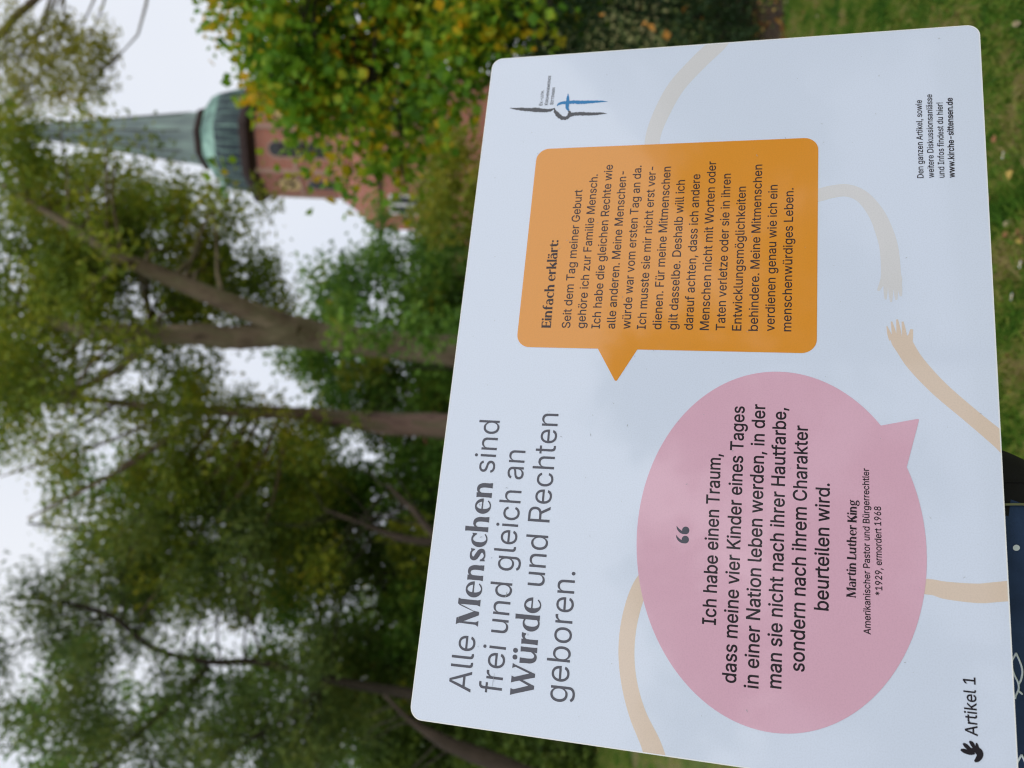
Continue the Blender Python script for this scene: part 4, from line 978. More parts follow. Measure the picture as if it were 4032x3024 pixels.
T0 = Q(515, 302, 45.0)
tower = empty('church_tower', (T0.x, 45.0, 0), 'red brick church tower with green copper bell roof, gold clocks and tapering spire', 'church tower')
TM = Matrix.Translation((T0.x, 45.0, 0))
PH = math.radians(-113.5 - 22.5)      # one corner of the octagon
def octo(prof, name, mat, n=8, smooth=False, phase=PH):
    mb = MB(); mb.lathe(prof, n, phase, TM)
    return mb.build(name, mat, tower, smooth)
K8 = 1 / math.cos(math.pi / 8)
octo([(1.50 , 18.5), (1.36, 19.5), (1.06, 22.0), (0.70, 25.0), (0.02, 30.6)], 'spire', M_spire)
octo([(1.50, 18.72), (1.66, 18.62), (1.70, 18.45), (1.60, 18.3), (1.45, 18.3)], 'spire_base_ring', M_dark)
octo([(1.50, 18.42), (1.62, 18.28), (1.95, 18.06), (2.38, 17.7), (2.60, 17.3)], 'bell_roof', M_copper)
octo([(2.60, 17.3), (2.72, 16.9), (2.76, 16.4), (2.75, 16.1), (2.76, 15.75)], 'bell_roof_skirt', M_copper_low)
# standing seams, three to a face
def seam_pt(r, z, ang):
    # point on the octagon at direction ang
    a = (ang - PH) % (math.pi / 4) - math.pi / 8
    rr = r * math.cos(math.pi / 8) / math.cos(a)
    return TM @ Vector((rr * math.cos(ang), rr * math.sin(ang), z))
for face in range(8):
    for j in (0.0, 0.2, 0.4, 0.6, 0.8):
        ca_ = PH + face * math.pi / 4
        p_, q_ = ca_, ca_ + math.pi / 4
        prof = [(1.52, 18.42), (1.62, 18.28), (1.95, 18.06), (2.38, 17.7), (2.60, 17.3), (2.72, 16.9), (2.76, 16.4), (2.75, 16.1), (2.76, 15.77)]
        pts = []
        for r_, z_ in prof:
            A__ = Vector((r_ * math.cos(p_), r_ * math.sin(p_), z_)); B__ = Vector((r_ * math.cos(q_), r_ * math.sin(q_), z_))
            pts.append(TM @ (A__.lerp(B__, j)) + Vector((0, 0, 0.01)))
        mb = MB(); mb.tube(pts, 0.018, 4); mb.build('copper_seam', M_copper, tower)
for face in range(8):
    a = PH + face * math.pi / 4
    mb = MB(); mb.tube([TM @ Vector((r_ * math.cos(a), r_ * math.sin(a), z_)) for r_, z_ in ((1.36, 19.5), (1.06, 22.0), (0.70, 25.0), (0.03, 30.6))], 0.035, 4)
    mb.build('spire_ridge', M_dark, tower)
octo([(2.6, 15.9), (3.28, 15.80), (3.33, 15.66), (3.33, 15.42), (3.12, 15.36), (2.95, 15.2), (2.75, 15.05)], 'eaves', M_dark)
RD = 2.84
octo([(RD, 15.3), (RD, 11.3)], 'belfry_wall', M_brick)
octo([(RD + 0.05, 13.25), (RD + 0.05, 13.05)], 'brick_band', M_brick2)
for face in range(8):
    a = PH + face * math.pi / 4
    mb = MB(); c = TM @ Vector((RD * math.cos(a), RD * math.sin(a), 0))
    mb.lathe([(0.13, 11.3), (0.13, 15.2)], 6, a, Matrix.Translation((c.x, c.y, 0)))
    mb.build('corner_strip', M_brick2, tower)
ap = RD * math.cos(math.pi / 8)
def face_frame(fa, z, out=0.0):
    """x along the face, y up, z outwards"""
    n_ = Vector((math.cos(fa), math.sin(fa), 0)); x_ = Vector((-math.sin(fa), math.cos(fa), 0))
    o_ = TM @ (n_ * (ap + out)) + Vector((0, 0, z))
    return Matrix(((x_.x, 0, n_.x, o_.x), (x_.y, 0, n_.y, o_.y), (0, 1, 0, o_.z), (0, 0, 0, 1)))
def arched(M, w, h, d0, d1, mb, n=10):
    """arched slab w wide, h high from y=0"""
    o2 = [(-w / 2, 0), (w / 2, 0)] + [(w / 2 * math.cos(k * math.pi / n), h - w / 2 + w / 2 * math.sin(k * math.pi / n)) for k in range(n + 1)]
    m = len(o2)
    mb.add([M @ Vector((x, y, d0)) for x, y in o2] + [M @ Vector((x, y, d1)) for x, y in o2],
           [tuple(range(m))[::-1], tuple(range(m, 2 * m))] + [(i, (i + 1) % m, m + (i + 1) % m, m + i) for i in range(m)])
for fi in range(8):
    fa = PH + (fi + 0.5) * math.pi / 4
    clock = fi % 2 == 1
    zb, hh = (9.15 + 1.0, 2.95) if clock else (10.9, 3.55)
    if clock: zb, hh = 9.6, 3.1
    Mf = face_frame(fa, zb)
    mb = MB(); arched(Mf, 0.95, hh + .12, 0.0, 0.035, mb); w_o = mb.build('window', M_brick2, tower)
    mb = MB(); arched(Mf, 0.70, hh, 0.02, 0.05, mb); mb.build('opening', M_glassd, w_o)
    for k in range(int(hh / 0.28) - 1):
        mb = MB(); mb.box((-0.34, 0.12 + k * 0.28, 0.052), (0.34, 0.17 + k * 0.28, 0.10), Mf)
        mb.build('louvre', M_dark, w_o)
    mb = MB(); mb.box((-0.55, -0.14, 0.0), (0.55, -0.002, 0.16), Mf); mb.build('sill', M_lead, w_o)
    if clock:
        Mc = face_frame(fa, zc(592, 42.6))
        mb = MB(); mb.lathe([(0.62, 0.0), (0.62, 0.04), (0.0005, 0.045)], 28, 0, Mc); ck = mb.build('clock_face', M_dark, tower)
        mb = MB()
        for k in range(24):
            a, b = k * math.pi / 12, (k + 1) * math.pi / 12
            mb.add([Mc @ Vector((r_ * math.cos(t), r_ * math.sin(t), .06)) for t in (a, b) for r_ in (0.50, 0.56)], [(0, 2, 3, 1)])
        mb.build('gilded_ring', M_gold, ck)
        for k in range(12):
            R_ = Mc @ Matrix.Rotation(k * math.pi / 6, 4, 'Z')
            mb = MB(); mb.box((-0.045, 0.30, 0.05), (0.045, 0.47, 0.075), R_); mb.build('numeral', M_gold, ck)
        for ang, ln in ((-35, .42), (60, .30)):
            R_ = Mc @ Matrix.Rotation(math.radians(ang), 4, 'Z')
            mb = MB(); mb.box((-0.03, -0.08, 0.08), (0.03, ln, 0.10), R_); mb.build('clock_hand', M_gold, ck)
# broach from octagon to the square shaft
sq = []
for k in range(8):
    a = PH + k * math.pi / 4
    sq.append(a)
HS = 3.65
fa0 = PH + math.pi / 8
def sqpt(i, z):
    # octagon corners pushed out to the square whose faces look along fa0 + n*90
    a = PH + i * math.pi / 4 - fa0
    x, y = math.cos(a), math.sin(a)
    m_ = max(abs(x), abs(y))
    p = Vector((x / m_ * HS, y / m_ * HS, 0))
    # pull the diagonal ones to the true corners
    if True:
        p = Vector((math.copysign(HS, x) if abs(x) > .3 else x / m_ * HS, math.copysign(HS, y) if abs(y) > .3 else y / m_ * HS, 0))
    return TM @ (Matrix.Rotation(fa0, 3, 'Z') @ p + Vector((0, 0, z)))
mb = MB()
v_ = [TM @ Vector((RD * math.cos(a), RD * math.sin(a), 11.3)) for a in sq] + [sqpt(i, 8.75) for i in range(8)]
mb.add(v_, [(i, (i + 1) % 8, 8 + (i + 1) % 8, 8 + i) for i in range(8)])
mb.build('broach', M_brick, tower)
R4 = HS * math.sqrt(2)
octo([(R4, 0), (R4, 8.7)], 'shaft_wall', M_brick, 4, phase=fa0 + math.pi / 4)
octo([(R4 - .1, 8.78), (R4 + 0.14, 8.74), (R4 + 0.14, 8.60), (R4 - .1, 8.55)], 'cornice', M_dark, 4, phase=fa0 + math.pi / 4)
for s_ in (-2.35, 2.2):
    n_ = Vector((math.cos(fa0), math.sin(fa0), 0)); x_ = Vector((-math.sin(fa0), math.cos(fa0), 0))
    o_ = TM @ (n_ * HS + x_ * s_) + Vector((0, 0, 6.3))
    Mw = Matrix(((x_.x, 0, n_.x, o_.x), (x_.y, 0, n_.y, o_.y), (0, 1, 0, o_.z), (0, 0, 0, 1)))
    mb = MB(); mb.box((-.5, 0, 0), (.5, 1.9, .05), Mw); w_o = mb.build('window', M_white, tower)
    for q in (-1, 1):
        mb = MB(); mb.box((q * .235 - .17, .1, .052), (q * .235 + .17, 1.8, .06), Mw); mb.build('pane', M_glassd, w_o)

# nave beyond the tower
nave = empty('church_nave', (T0.x - 8, 52, 0), 'low red brick nave with tiled roof, left of the church tower', 'church nave')
NM = Matrix.Translation((T0.x, 45.5, 0)) @ Matrix.Rotation(math.radians(-18), 4, 'Z')
mb = MB(); mb.box((-22, 0.2, 0), (-HS - .05, 9.0, 5.6), NM); mb.build('wall', M_brick, nave)
mb = MB()
a_ = [NM @ Vector(p) for p in ((-22.3, -.1, 5.55), (-HS - .05, -.1, 5.55), (-HS - .05, 4.6, 7.6), (-22.3, 4.6, 7.6), (-22.3, 9.3, 5.55), (-HS - .05, 9.3, 5.55))]
mb.add(a_, [(0, 1, 2, 3), (3, 2, 5, 4), (0, 3, 4), (1, 5, 2), (0, 4, 5, 1)]); mb.build('roof', M_tile, nave)
for k in range(5):
    Mw = NM @ Matrix(((1, 0, 0, -6.5 - k * 3.4), (0, 0, -1, 0.2), (0, 1, 0, 1.7), (0, 0, 0, 1)))
    mb = MB(); arched(Mw, 1.3, 2.9, 0.0, 0.05, mb); w_o = mb.build('window', M_white, nave)
    mb = MB(); arched(Mw, 1.05, 2.75, 0.045, 0.07, mb); mb.build('pane', M_glassd, w_o)

# ================================================================== ground
M_lawn = mat_noise('lawn_soil', [(0.075, 0.095, 0.026), (0.11, 0.155, 0.030), (0.20, 0.17, 0.065), (0.10, 0.15, 0.030)], 1.6, 0.95, bump=0.8, bscale=60, dist=0.02, detail=12)
mb = MB()
gn = 60
xs = [-200 + 400 * i / gn for i in range(gn + 1)]
near = [-6 + 12 * i / 48 for i in range(49)]
gx = sorted(set(xs + near)); gy = sorted(set([-120 + 420 * i / 50 for i in range(51)] + [0.0 + 14 * i / 48 for i in range(49)]))
def ground_z(x, y):
    if abs(x) < 7 and -1 < y < 14.5:
        return 0.012 * math.sin(2.1 * x + 1.3 * y) + 0.010 * math.sin(5.3 * x - 2.2 * y)
    return 0.0
mb.v = [(x, y, ground_z(x, y)) for y in gy for x in gx]
w_ = len(gx)
mb.f = [(j * w_ + i, j * w_ + i + 1, (j + 1) * w_ + i + 1, (j + 1) * w_ + i) for j in range(len(gy) - 1) for i in range(w_ - 1)]
g = mb.build('ground', M_lawn, None, True)
tag(g, 'mown lawn reaching back under the trees', kind='structure')

# ================================================================== foliage builder
def tri_mesh(name, V, Fq, mat, parent=None):
    me = bpy.data.meshes.new(name)
    V = np.ascontiguousarray(V, np.float32); Fq = np.ascontiguousarray(Fq, np.int32)
    k = Fq.shape[1]
    me.vertices.add(len(V)); me.vertices.foreach_set('co', V.ravel())
    me.loops.add(Fq.size); me.loops.foreach_set('vertex_index', Fq.ravel())
    me.polygons.add(len(Fq)); me.polygons.foreach_set('loop_start', np.arange(0, Fq.size, k, dtype=np.int32))
    me.update(calc_edges=True)
    return link(name, me, mat, parent)


def leaves(name, C, size, mat, parent, aspect=0.6, droop=0.0, jitter=0.5, fold=0.3):
    """one small folded blade per centre: 4 corner points, 2 triangles"""
    n = len(C)
    d = rng.normal(size=(n, 3)); d[:, 2] -= droop
    d /= np.linalg.norm(d, axis=1, keepdims=True)
    u = rng.normal(size=(n, 3)); u -= d * (u * d).sum(1, keepdims=True)
    u /= np.linalg.norm(u, axis=1, keepdims=True)
    nn = np.cross(d, u)
    s = size * (1 + rng.uniform(-jitter, jitter, (n, 1)))
    a = C - d * s * .5
    b = C + d * s * .5
    l = C + u * s * aspect * .5 + nn * s * fold * .5 - d * s * 0.05
    r = C - u * s * aspect * .5 + nn * s * fold * .5 - d * s * 0.05
    V = np.stack([a, l, b, r], 1).reshape(-1, 3)
    i = np.arange(n) * 4
    Fq = np.concatenate([np.stack([i, i + 1, i + 2], 1), np.stack([i, i + 2, i + 3], 1)])
    return tri_mesh(name, V, Fq, mat, parent)


def clump_points(c, r, n, tw=0.16, per=14, flat=1.0, shell=0.35):
    """leaf centres inside a ball, gathered in twigs so that gaps stay open"""
    m = max(1, int(n / per))
    q = rng.normal(size=(m, 3)); q /= np.linalg.norm(q, axis=1, keepdims=True)
    q *= (rng.uniform(shell ** 3, 1, (m, 1))) ** (1 / 3)
    q[:, 2] *= flat
    q = np.array(c) + q * r
    pts = np.repeat(q, per, 0) + rng.normal(size=(m * per, 3)) * tw * np.array([1, 1, 0.75])
    return pts, q


def limb(mb, a, b, r0, r1, n=6, wig=0.06, sag=0.0, k=6):
    a, b = Vector(a), Vector(b)
    L_ = (b - a).length
    pts, rad = [], []
    ph = [random.uniform(0, 6.28) for _ in range(3)]
    for i in range(n + 1):
        t = i / n
        p = a.lerp(b, t)
        e = math.sin(math.pi * t)
        p += Vector((math.sin(4 * t + ph[0]), math.sin(5 * t + ph[1]), math.sin(4.5 * t + ph[2]) * .6)) * wig * L_ * e
        p.z += sag * L_ * e
        pts.append(p); rad.append(r0 + (r1 - r0) * t)
    mb.tube(pts, rad, k, wob=0.08)
    return pts


M_bark = mat_noise('grey_brown_bark', [(0.05, 0.036, 0.024), (0.15, 0.11, 0.075), (0.14, 0.12, 0.07), (0.30, 0.22, 0.16)], 6, 0.95, bump=1.0, bscale=22, stretch=(1, 1, .3), dist=.03)
M_bark2 = mat_noise('pinkish_bark', [(0.07, 0.046, 0.038), (0.20, 0.125, 0.105), (0.13, 0.11, 0.07), (0.30, 0.19, 0.165)], 6, 0.95, bump=1.0, bscale=18, stretch=(1, 1, .3), dist=.03)
M_barks = mat_noise('brown_stem_bark', [(0.035, 0.026, 0.019), (0.075, 0.055, 0.042)], 6, 0.95, bump=1.0, bscale=20, stretch=(1, 1, .3), dist=.03)
M_barkd = mat_noise('dark_bark', [(0.020, 0.016, 0.012), (0.045, 0.035, 0.025)], 6, 0.95, bump=1.0, bscale=20, stretch=(1, 1, .3), dist=.03)

LV = {
 'fine': mat_leaf('leaf_fine_green', [(0.090, 0.138, 0.019), (0.169, 0.244, 0.027), (0.339, 0.356, 0.030), (0.352, 0.286, 0.022)], [0, .4, .75, 1], 0.4),
 'olive': mat_leaf('leaf_olive', [(0.143, 0.162, 0.027), (0.304, 0.308, 0.034), (0.378, 0.338, 0.041), (0.374, 0.264, 0.033)], [0, .4, .8, 1], 0.4),
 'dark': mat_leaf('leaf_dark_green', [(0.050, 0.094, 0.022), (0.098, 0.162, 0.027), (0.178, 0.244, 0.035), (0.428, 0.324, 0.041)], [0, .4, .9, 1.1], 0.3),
 'bluish': mat_leaf('leaf_needle_green', [(0.061, 0.107, 0.032), (0.117, 0.179, 0.041), (0.214, 0.244, 0.043)], [0, .5, 1], 0.35),
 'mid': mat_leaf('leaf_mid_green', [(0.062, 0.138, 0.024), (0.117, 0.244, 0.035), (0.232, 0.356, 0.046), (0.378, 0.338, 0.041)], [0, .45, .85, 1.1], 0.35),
 'linden': mat_leaf('leaf_yellow_green', [(0.054, 0.138, 0.016), (0.116, 0.268, 0.019), (0.230, 0.365, 0.019), (0.550, 0.396, 0.013), (0.726, 0.396, 0.013)], [0, .3, .58, .82, 1.0], 0.4, 3.0),
 'hedge': mat_leaf('leaf_hedge', [(0.016, 0.036, 0.014), (0.030, 0.062, 0.020), (0.055, 0.09, 0.022)], [0, .6, 1], 0.2),
 'yellowish': mat_leaf('leaf_autumn_shrub', [(0.125, 0.179, 0.024), (0.268, 0.308, 0.030), (0.374, 0.297, 0.028)], [0, .5, 1], 0.35),
}


def tree(name, label, cat, base, trunks, blobs, leaf, lsize, bark, group=None, aspect=0.6, limbs=True, droop=0.0, twig=0.16, per=14, flat=.9, shell=.35):
    """trunks: polylines of (x, y, z, radius); blobs: (x, y, D, r_px, leaf count) in the 2212 view"""
    t = empty(name, base, label, cat, group)
    allp = []
    mb = MB()
    joints = []
    for tr in trunks:
        sm = catmull(tr, 4)
        mb.tube([p[:3] for p in sm], [p[3] for p in sm], 12, wob=0.05)
        joints += sm
    if trunks: mb.build('trunk', bark, t, True)
    mb = MB()
    for bi, (x, y, D, rp, n) in enumerate(blobs):
        c = Q(x, y, D); r = rp / 1805 * D
        pts, tw = clump_points(c, r, n, twig, per, flat, shell)
        allp.append(pts)
        if limbs and joints and bi % 3 == 0:
            # grow a limb from the nearest trunk point that lies lower than the clump
            best = min(joints, key=lambda j: (Vector(j[:3]) - c).length + (1.5 if j[2] > c.z else 0) + (3 if j[3] < .03 else 0))
            tip = limb(mb, best[:3], c, max(min(best[3] * .4, 0.035), .008), 0.006, 6)
            for q in tw[:: max(1, len(tw) // 9)]:
                limb(mb, tip[-2], q, 0.005, 0.002, 4, .1, k=4)
    if mb.v: mb.build('branches', bark, t, True)
    leaves('foliage', np.concatenate(allp), lsize, LV[leaf], t, aspect, droop)['kind'] = 'stuff'
    return t


def TR(pts, D):
    """trunk polyline from picture points (x, y, width px, D)"""
    return [(*Q(x, y, d or D), w / 2 / 1805 * (d or D)) for x, y, w, d in pts]


# ---- the forked tree right of centre
b0 = Q(1386, 790, 10)
T1a = [(b0.x, 10, 0.0, .24)] + TR([(1240, 778, 74, 10), (1000, 760, 68, 10), (850, 745, 62, 10), (700, 728, 62, 9.9), (620, 714, 72, 9.7), (565, 724, 56, 9.6), (495, 729, 50, 9.5), (424, 722, 48, 9.4), (330, 724, 42, 9.4), (188, 711, 32, 9.6), (60, 690, 20, 10.6), (-80, 700, 12, 10.6)], 10)
T1b = TR([(640, 716, 54, 9.7), (600, 697, 52, 9.6), (485, 650, 42, 9.3), (410, 620, 38, 9.2), (330, 586, 34, 9.1), (259, 556, 28, 9.0), (200, 520, 22, 9.0), (90, 450, 14, 9.2), (-30, 380, 8, 9.3)], 10)
T1c = TR([(330, 722, 22, 10.3), (250, 800, 16, 10.4), (120, 860, 12, 10.5)], 10)
bl = []
random.seed(11)
def scatter(x0, x1, y0, y1, D0, D1, r, n, cnt, avoid=()):
    out_ = []
    tries = 0
    while len(out_) < cnt and tries < 4000:
        tries += 1
        x, y = random.uniform(x0, x1), random.uniform(y0, y1)
        if any(ax0 < x < ax1 and ay0 < y < ay1 for ax0, ax1, ay0, ay1 in avoid): continue
        out_.append((x, y, random.uniform(D0, D1), r * random.uniform(.7, 1.3), n))
    return out_
gaps = [(470, 660, 395, 560), (0, 560, 100, 235)]
soft = scatter(120, 470, 385, 440, 9, 10.5, 26, 55, 22) + scatter(380, 620, 560, 700, 10.3, 11.6, 50, 300, 9) + scatter(0, 200, 380, 900, 8.8, 12, 70, 230, 22)
bl += soft
bl += scatter(-150, 140, 430, 900, 8.8, 11.5, 72, 400, 26)
bl += scatter(100, 420, 430, 660, 10, 12, 46, 330, 22, gaps)
bl += scatter(40, 300, 385, 640, 10, 12.5, 50, 190, 20)
bl += scatter(300, 560, 450, 640, 10, 12.5, 46, 220, 14)
bl += scatter(20, 300, 355, 400, 10, 12.5, 22, 60, 16)
bl += scatter(120, 520, 640, 880, 10.2, 12, 52, 330, 16)
bl += scatter(-60, 60, 245, 350, 8.8, 10, 40, 260, 5)
bl += [(380, 470, 10.4, 56, 420), (440, 520, 10.4, 58, 480), (470, 570, 10.5, 56, 480), (420, 600, 10.6, 56, 400), (500, 640, 10.5, 66, 560), (240, 560, 8.6, 26, 110), (220, 700, 8.9, 44, 260), (300, 740, 8.9, 34, 170), (180, 640, 8.7, 40, 220), (325, 322, 9, 14, 50), (190, 262, 8.9, 18, 60), (225, 285, 8.9, 20, 70), (255, 255, 8.9, 10, 30), (205, 312, 9, 20, 60), (250, 330, 8.9, 14, 30), (40, 290, 9, 44, 200), (80, 330, 9, 30, 120), (130, 255, 9, 16, 50)]
tree('ash_tree', 'big forked tree with grey brown trunk splitting in two, right of the other bare trunk', 'tree', (b0.x, 10, 0), [T1a, T1b, T1c], [(a, b, c, d, int(e * 1.1)) for a, b, c, d, e in bl], 'fine', .08, M_bark, aspect=.45, twig=.13, per=20)

# ---- the straight tree left of it
b1 = Q(1330, 945, 12)
T2a = [(b1.x, 12, 0.0, .27)] + TR([(1150, 935, 62, 12), (960, 920, 54, 12), (848, 916, 48, 12), (740, 905, 38, 12), (660, 896, 32, 12), (565, 890, 27, 12), (400, 885, 20, 12), (240, 868, 15, 12.0), (94, 852, 16, 12.0), (-60, 840, 10, 12)], 12)
fan = []
for (x0, y0, x1, y1, w) in ((430, 900, 250, 1010, 11), (420, 900, 60, 1120, 12), (470, 905, 110, 1290, 12), (500, 905, 200, 1270, 10), (540, 905, 330, 1160, 10), (560, 900, 300, 1330, 9), (600, 905, 470, 1130, 9), (240, 880, 60, 960, 7), (250, 875, 100, 905, 7), (620, 900, 520, 1280, 8), (370, 890, 0, 1030, 8)):
    fan.append(TR([(x0, y0, w, 12), ((x0 * .6 + x1 * .4) + 12, y0 * .55 + y1 * .45, w * .8, 11.7), (x1, y1, w * .35, 11.3)], 12))
bl = scatter(250, 640, 840, 1010, 11.5, 13, 48, 300, 14) + scatter(120, 560, 960, 1330, 11, 12.6, 36, 170, 30) + scatter(-150, 60, 780, 960, 11.5, 13, 70, 380, 8) + scatter(120, 700, 960, 1300, 11, 13.5, 55, 260, 34) + scatter(420, 720, 1000, 1200, 12, 14, 60, 420, 12) + [(600, 885, 11.2, 26, 70), (690, 905, 11.2, 20, 40), (760, 912, 11.2, 24, 70), (520, 890, 11.2, 34, 160), (440, 880, 11.2, 36, 180), (330, 880, 11.2, 30, 120)]
tree('conifer_tree', 'tall straight tree with a pinkish brown trunk and dark drooping side branches', 'tree', (b1.x, 12, 0), [T2a] + fan, [(a, b, c, d, int(e * 1.3)) for a, b, c, d, e in bl], 'fine', .085, M_bark2, aspect=.4, twig=.14, per=18, limbs=False)

# ---- dark tree at the left edge of the view
b2 = Q(1360, 1560, 11)
T3a = [(b2.x, 11, 0.0, .2)] + TR([(1150, 1540, 32, 11), (900, 1500, 24, 11), (720, 1470, 18, 11), (560, 1430, 15, 11), (450, 1430, 13, 11), (330, 1400, 12, 11), (240, 1330, 10, 11), (130, 1300, 8, 11), (20, 1290, 5, 11)], 11)
T3b = TR([(450, 1440, 16, 11), (360, 1530, 14, 10.8), (280, 1600, 10, 10.6), (180, 1680, 8, 10.5)], 11)
T3c = TR([(720, 1470, 14, 11), (600, 1560, 12, 10.8), (470, 1640, 9, 10.6)], 11)
avo = [(480, 680, 1260, 1400), (440, 520, 1290, 1370), (0, 60, 1380, 1460), (60, 130, 1390, 1500)]
bl = scatter(-100, 420, 1200, 1700, 10, 12.5, 42, 330, 34, avo) + scatter(300, 640, 1100, 1280, 10.5, 13, 44, 330, 16, avo) + scatter(560, 900, 1380, 1700, 10.5, 13, 46, 360, 16, avo) + scatter(380, 560, 1420, 1700, 10, 12, 46, 330, 11) + scatter(120, 760, 1180, 1700, 10, 13, 62, 260, 34, avo + [(0, 90, 1150, 1500)])
tree('pine_tree', 'dark needle tree with thin crooked trunk at the far left of the wood', 'tree', (b2.x, 11, 0), [T3a, T3b, T3c], [(a, b, c, d, int(e * 1.3)) for a, b, c, d, e in bl], 'bluish', .08, M_barkd, aspect=.3, twig=.17)

# ---- broad tree filling the wood behind the left ones
bb = Q(1250, 1250, 15)
Tb = [(bb.x, 15, 0, .2)] + TR([(1000, 1240, 26, 15), (800, 1230, 20, 15), (600, 1200, 16, 15), (400, 1180, 12, 15), (200, 1150, 8, 15), (60, 1130, 5, 15)], 15)
av2 = [(0, 130, 870, 1020), (0, 180, 1080, 1330), (0, 110, 1380, 1510), (480, 690, 1215, 1420)]
bl = scatter(60, 700, 970, 1700, 13.5, 16.5, 50, 300, 50, av2) + scatter(560, 760, 1000, 1700, 13, 16, 50, 420, 18)
tree('maple_tree', 'broad yellow green tree filling the wood behind the needle tree', 'tree', (bb.x, 15, 0), [Tb], bl, 'mid', .11, M_barkd, aspect=.55, twig=.17, per=18)

# ---- thin upper tree whose sprays hang into the sky at the right
b3 = Vector((7.5, 13.5, 0))
T5a = [(7.5, 13.5, 0, .18), (7.4, 13.5, 4, .14), (6.9, 13.3, 8.0, .08), (*Q(-130, 225, 13), .04), (*Q(-20, 232, 13), .026), (*Q(60, 190, 13), .020), (*Q(120, 130, 13), .012), (*Q(170, 100, 13), .006)]
T5b = [(*Q(-60, 235, 13), .02), (*Q(40, 228, 12.8), .014), (*Q(100, 205, 12.6), .008), (*Q(170, 195, 12.5), .004)]
T5c = [(*Q(-80, 200, 13), .015), (*Q(0, 110, 13), .010), (*Q(60, 60, 13), .005)]
bl = [(120, 55, 13, 22, 90), (150, 60, 13, 18, 80), (165, 85, 13, 22, 90), (190, 90, 12.8, 18, 80), (235, 100, 12.8, 24, 110), (215, 115, 12.8, 22, 80), (150, 120, 13, 24, 120), (110, 100, 13, 26, 120), (80, 60, 13, 20, 70), (60, 100, 13, 30, 130), (20, 60, 13, 26, 90), (10, 100, 13, 24, 90),
      (100, 160, 12.8, 26, 130), (140, 165, 12.6, 26, 120), (190, 140, 12.7, 24, 100), (215, 160, 12.6, 22, 90), (200, 190, 12.6, 24, 120), (60, 190, 12.8, 30, 140), (30, 210, 12.8, 34, 170), (120, 205, 12.6, 26, 130), (165, 215, 12.6, 22, 80), (0, 150, 13, 30, 100), (20, 20, 13, 20, 50), (220, 60, 13, 12, 30), (30, 140, 13, 20, 70), (90, 130, 13, 18, 70)]
tree('larch_tree', 'slender tree with loose olive yellow sprays against the sky beside the spire', 'tree', tuple(b3), [T5a, T5b, T5c], [(a, b_, c_, d_, int(e_ * 1.7)) for a, b_, c_, d_, e_ in bl], 'olive', .10, M_bark, aspect=.28, twig=.12, per=12, droop=.6)

# ---- the yellowing lime in front of the tower
TRK = [(4.9, 6.7, 0, .2), (4.8, 6.7, 1.6, .17), (4.5, 6.6, 3.0, .14), (4.2, 6.5, 4.3, .10), (4.0, 6.4, 5.4, .05)]
TRK2 = [(4.75, 6.7, 2.0, .09), (4.2, 6.2, 2.7, .06), (3.5, 5.9, 3.1, .04), (2.9, 5.8, 3.0, .02)]
TRK3 = [(4.5, 6.6, 3.0, .08), (3.9, 6.2, 3.7, .05), (3.3, 6.0, 4.1, .03)]
bl = []
random.seed(5)
# rows of the outline: (x0, x1, y_low) in the picture: crown fills y < y_low
for x0, x1, ylow, cnt in ((455, 500, 10, 2), (500, 540, 80, 3), (540, 580, 165, 5), (580, 640, 240, 9), (640, 700, 290, 11), (700, 770, 325, 13), (770, 830, 330, 13), (830, 890, 330, 13), (890, 950, 320, 12), (950, 1010, 230, 11), (1010, 1080, 170, 11), (1080, 1150, 120, 8), (1150, 1230, 70, 6), (1230, 1290, 30, 4)):
    for _ in range(cnt):
        bl.append((random.uniform(x0, x1), random.uniform(-170, ylow - (50 if x0 > 530 else 25)), random.uniform(5.7, 7.2), random.uniform(34, 52), 190))
bl += [(470, 30, 6.2, 20, 40), (500, 70, 6, 16, 26), (530, 105, 6, 16, 30), (478, 58, 6, 12, 12), (545, 160, 6, 18, 50), (570, 205, 5.9, 14, 30), (605, 232, 5.9, 18, 50), (640, 292, 5.8, 22, 60), (655, 345, 5.9, 9, 12), (700, 355, 5.8, 14, 26), (742, 372, 5.8, 18, 46), (752, 402, 5.8, 12, 26), (800, 350, 5.8, 26, 90), (850, 340, 5.8, 26, 90), (868, 378, 5.8, 14, 34), (905, 330, 5.8, 24, 80), (960, 215, 5.5, 26, 90), (990, 160, 5.4, 30, 120), (1000, 110, 5.4, 34, 150), (985, 60, 5.4, 34, 150), (1040, 90, 5.4, 34, 150), (1090, 60, 5.4, 30, 110), (1140, 40, 5.4, 24, 70), (1180, 70, 5.3, 16, 26), (1030, 20, 5.4, 34, 140), (480, 392, 6.3, 8, 14)]
tree('lime_tree', 'lime tree with round green and golden leaves hanging in front of the church tower', 'tree', (4.9, 6.7, 0), [TRK, TRK2, TRK3], bl, 'linden', .064, M_barkd, aspect=.95, twig=.11, per=12, droop=.5, shell=.1)

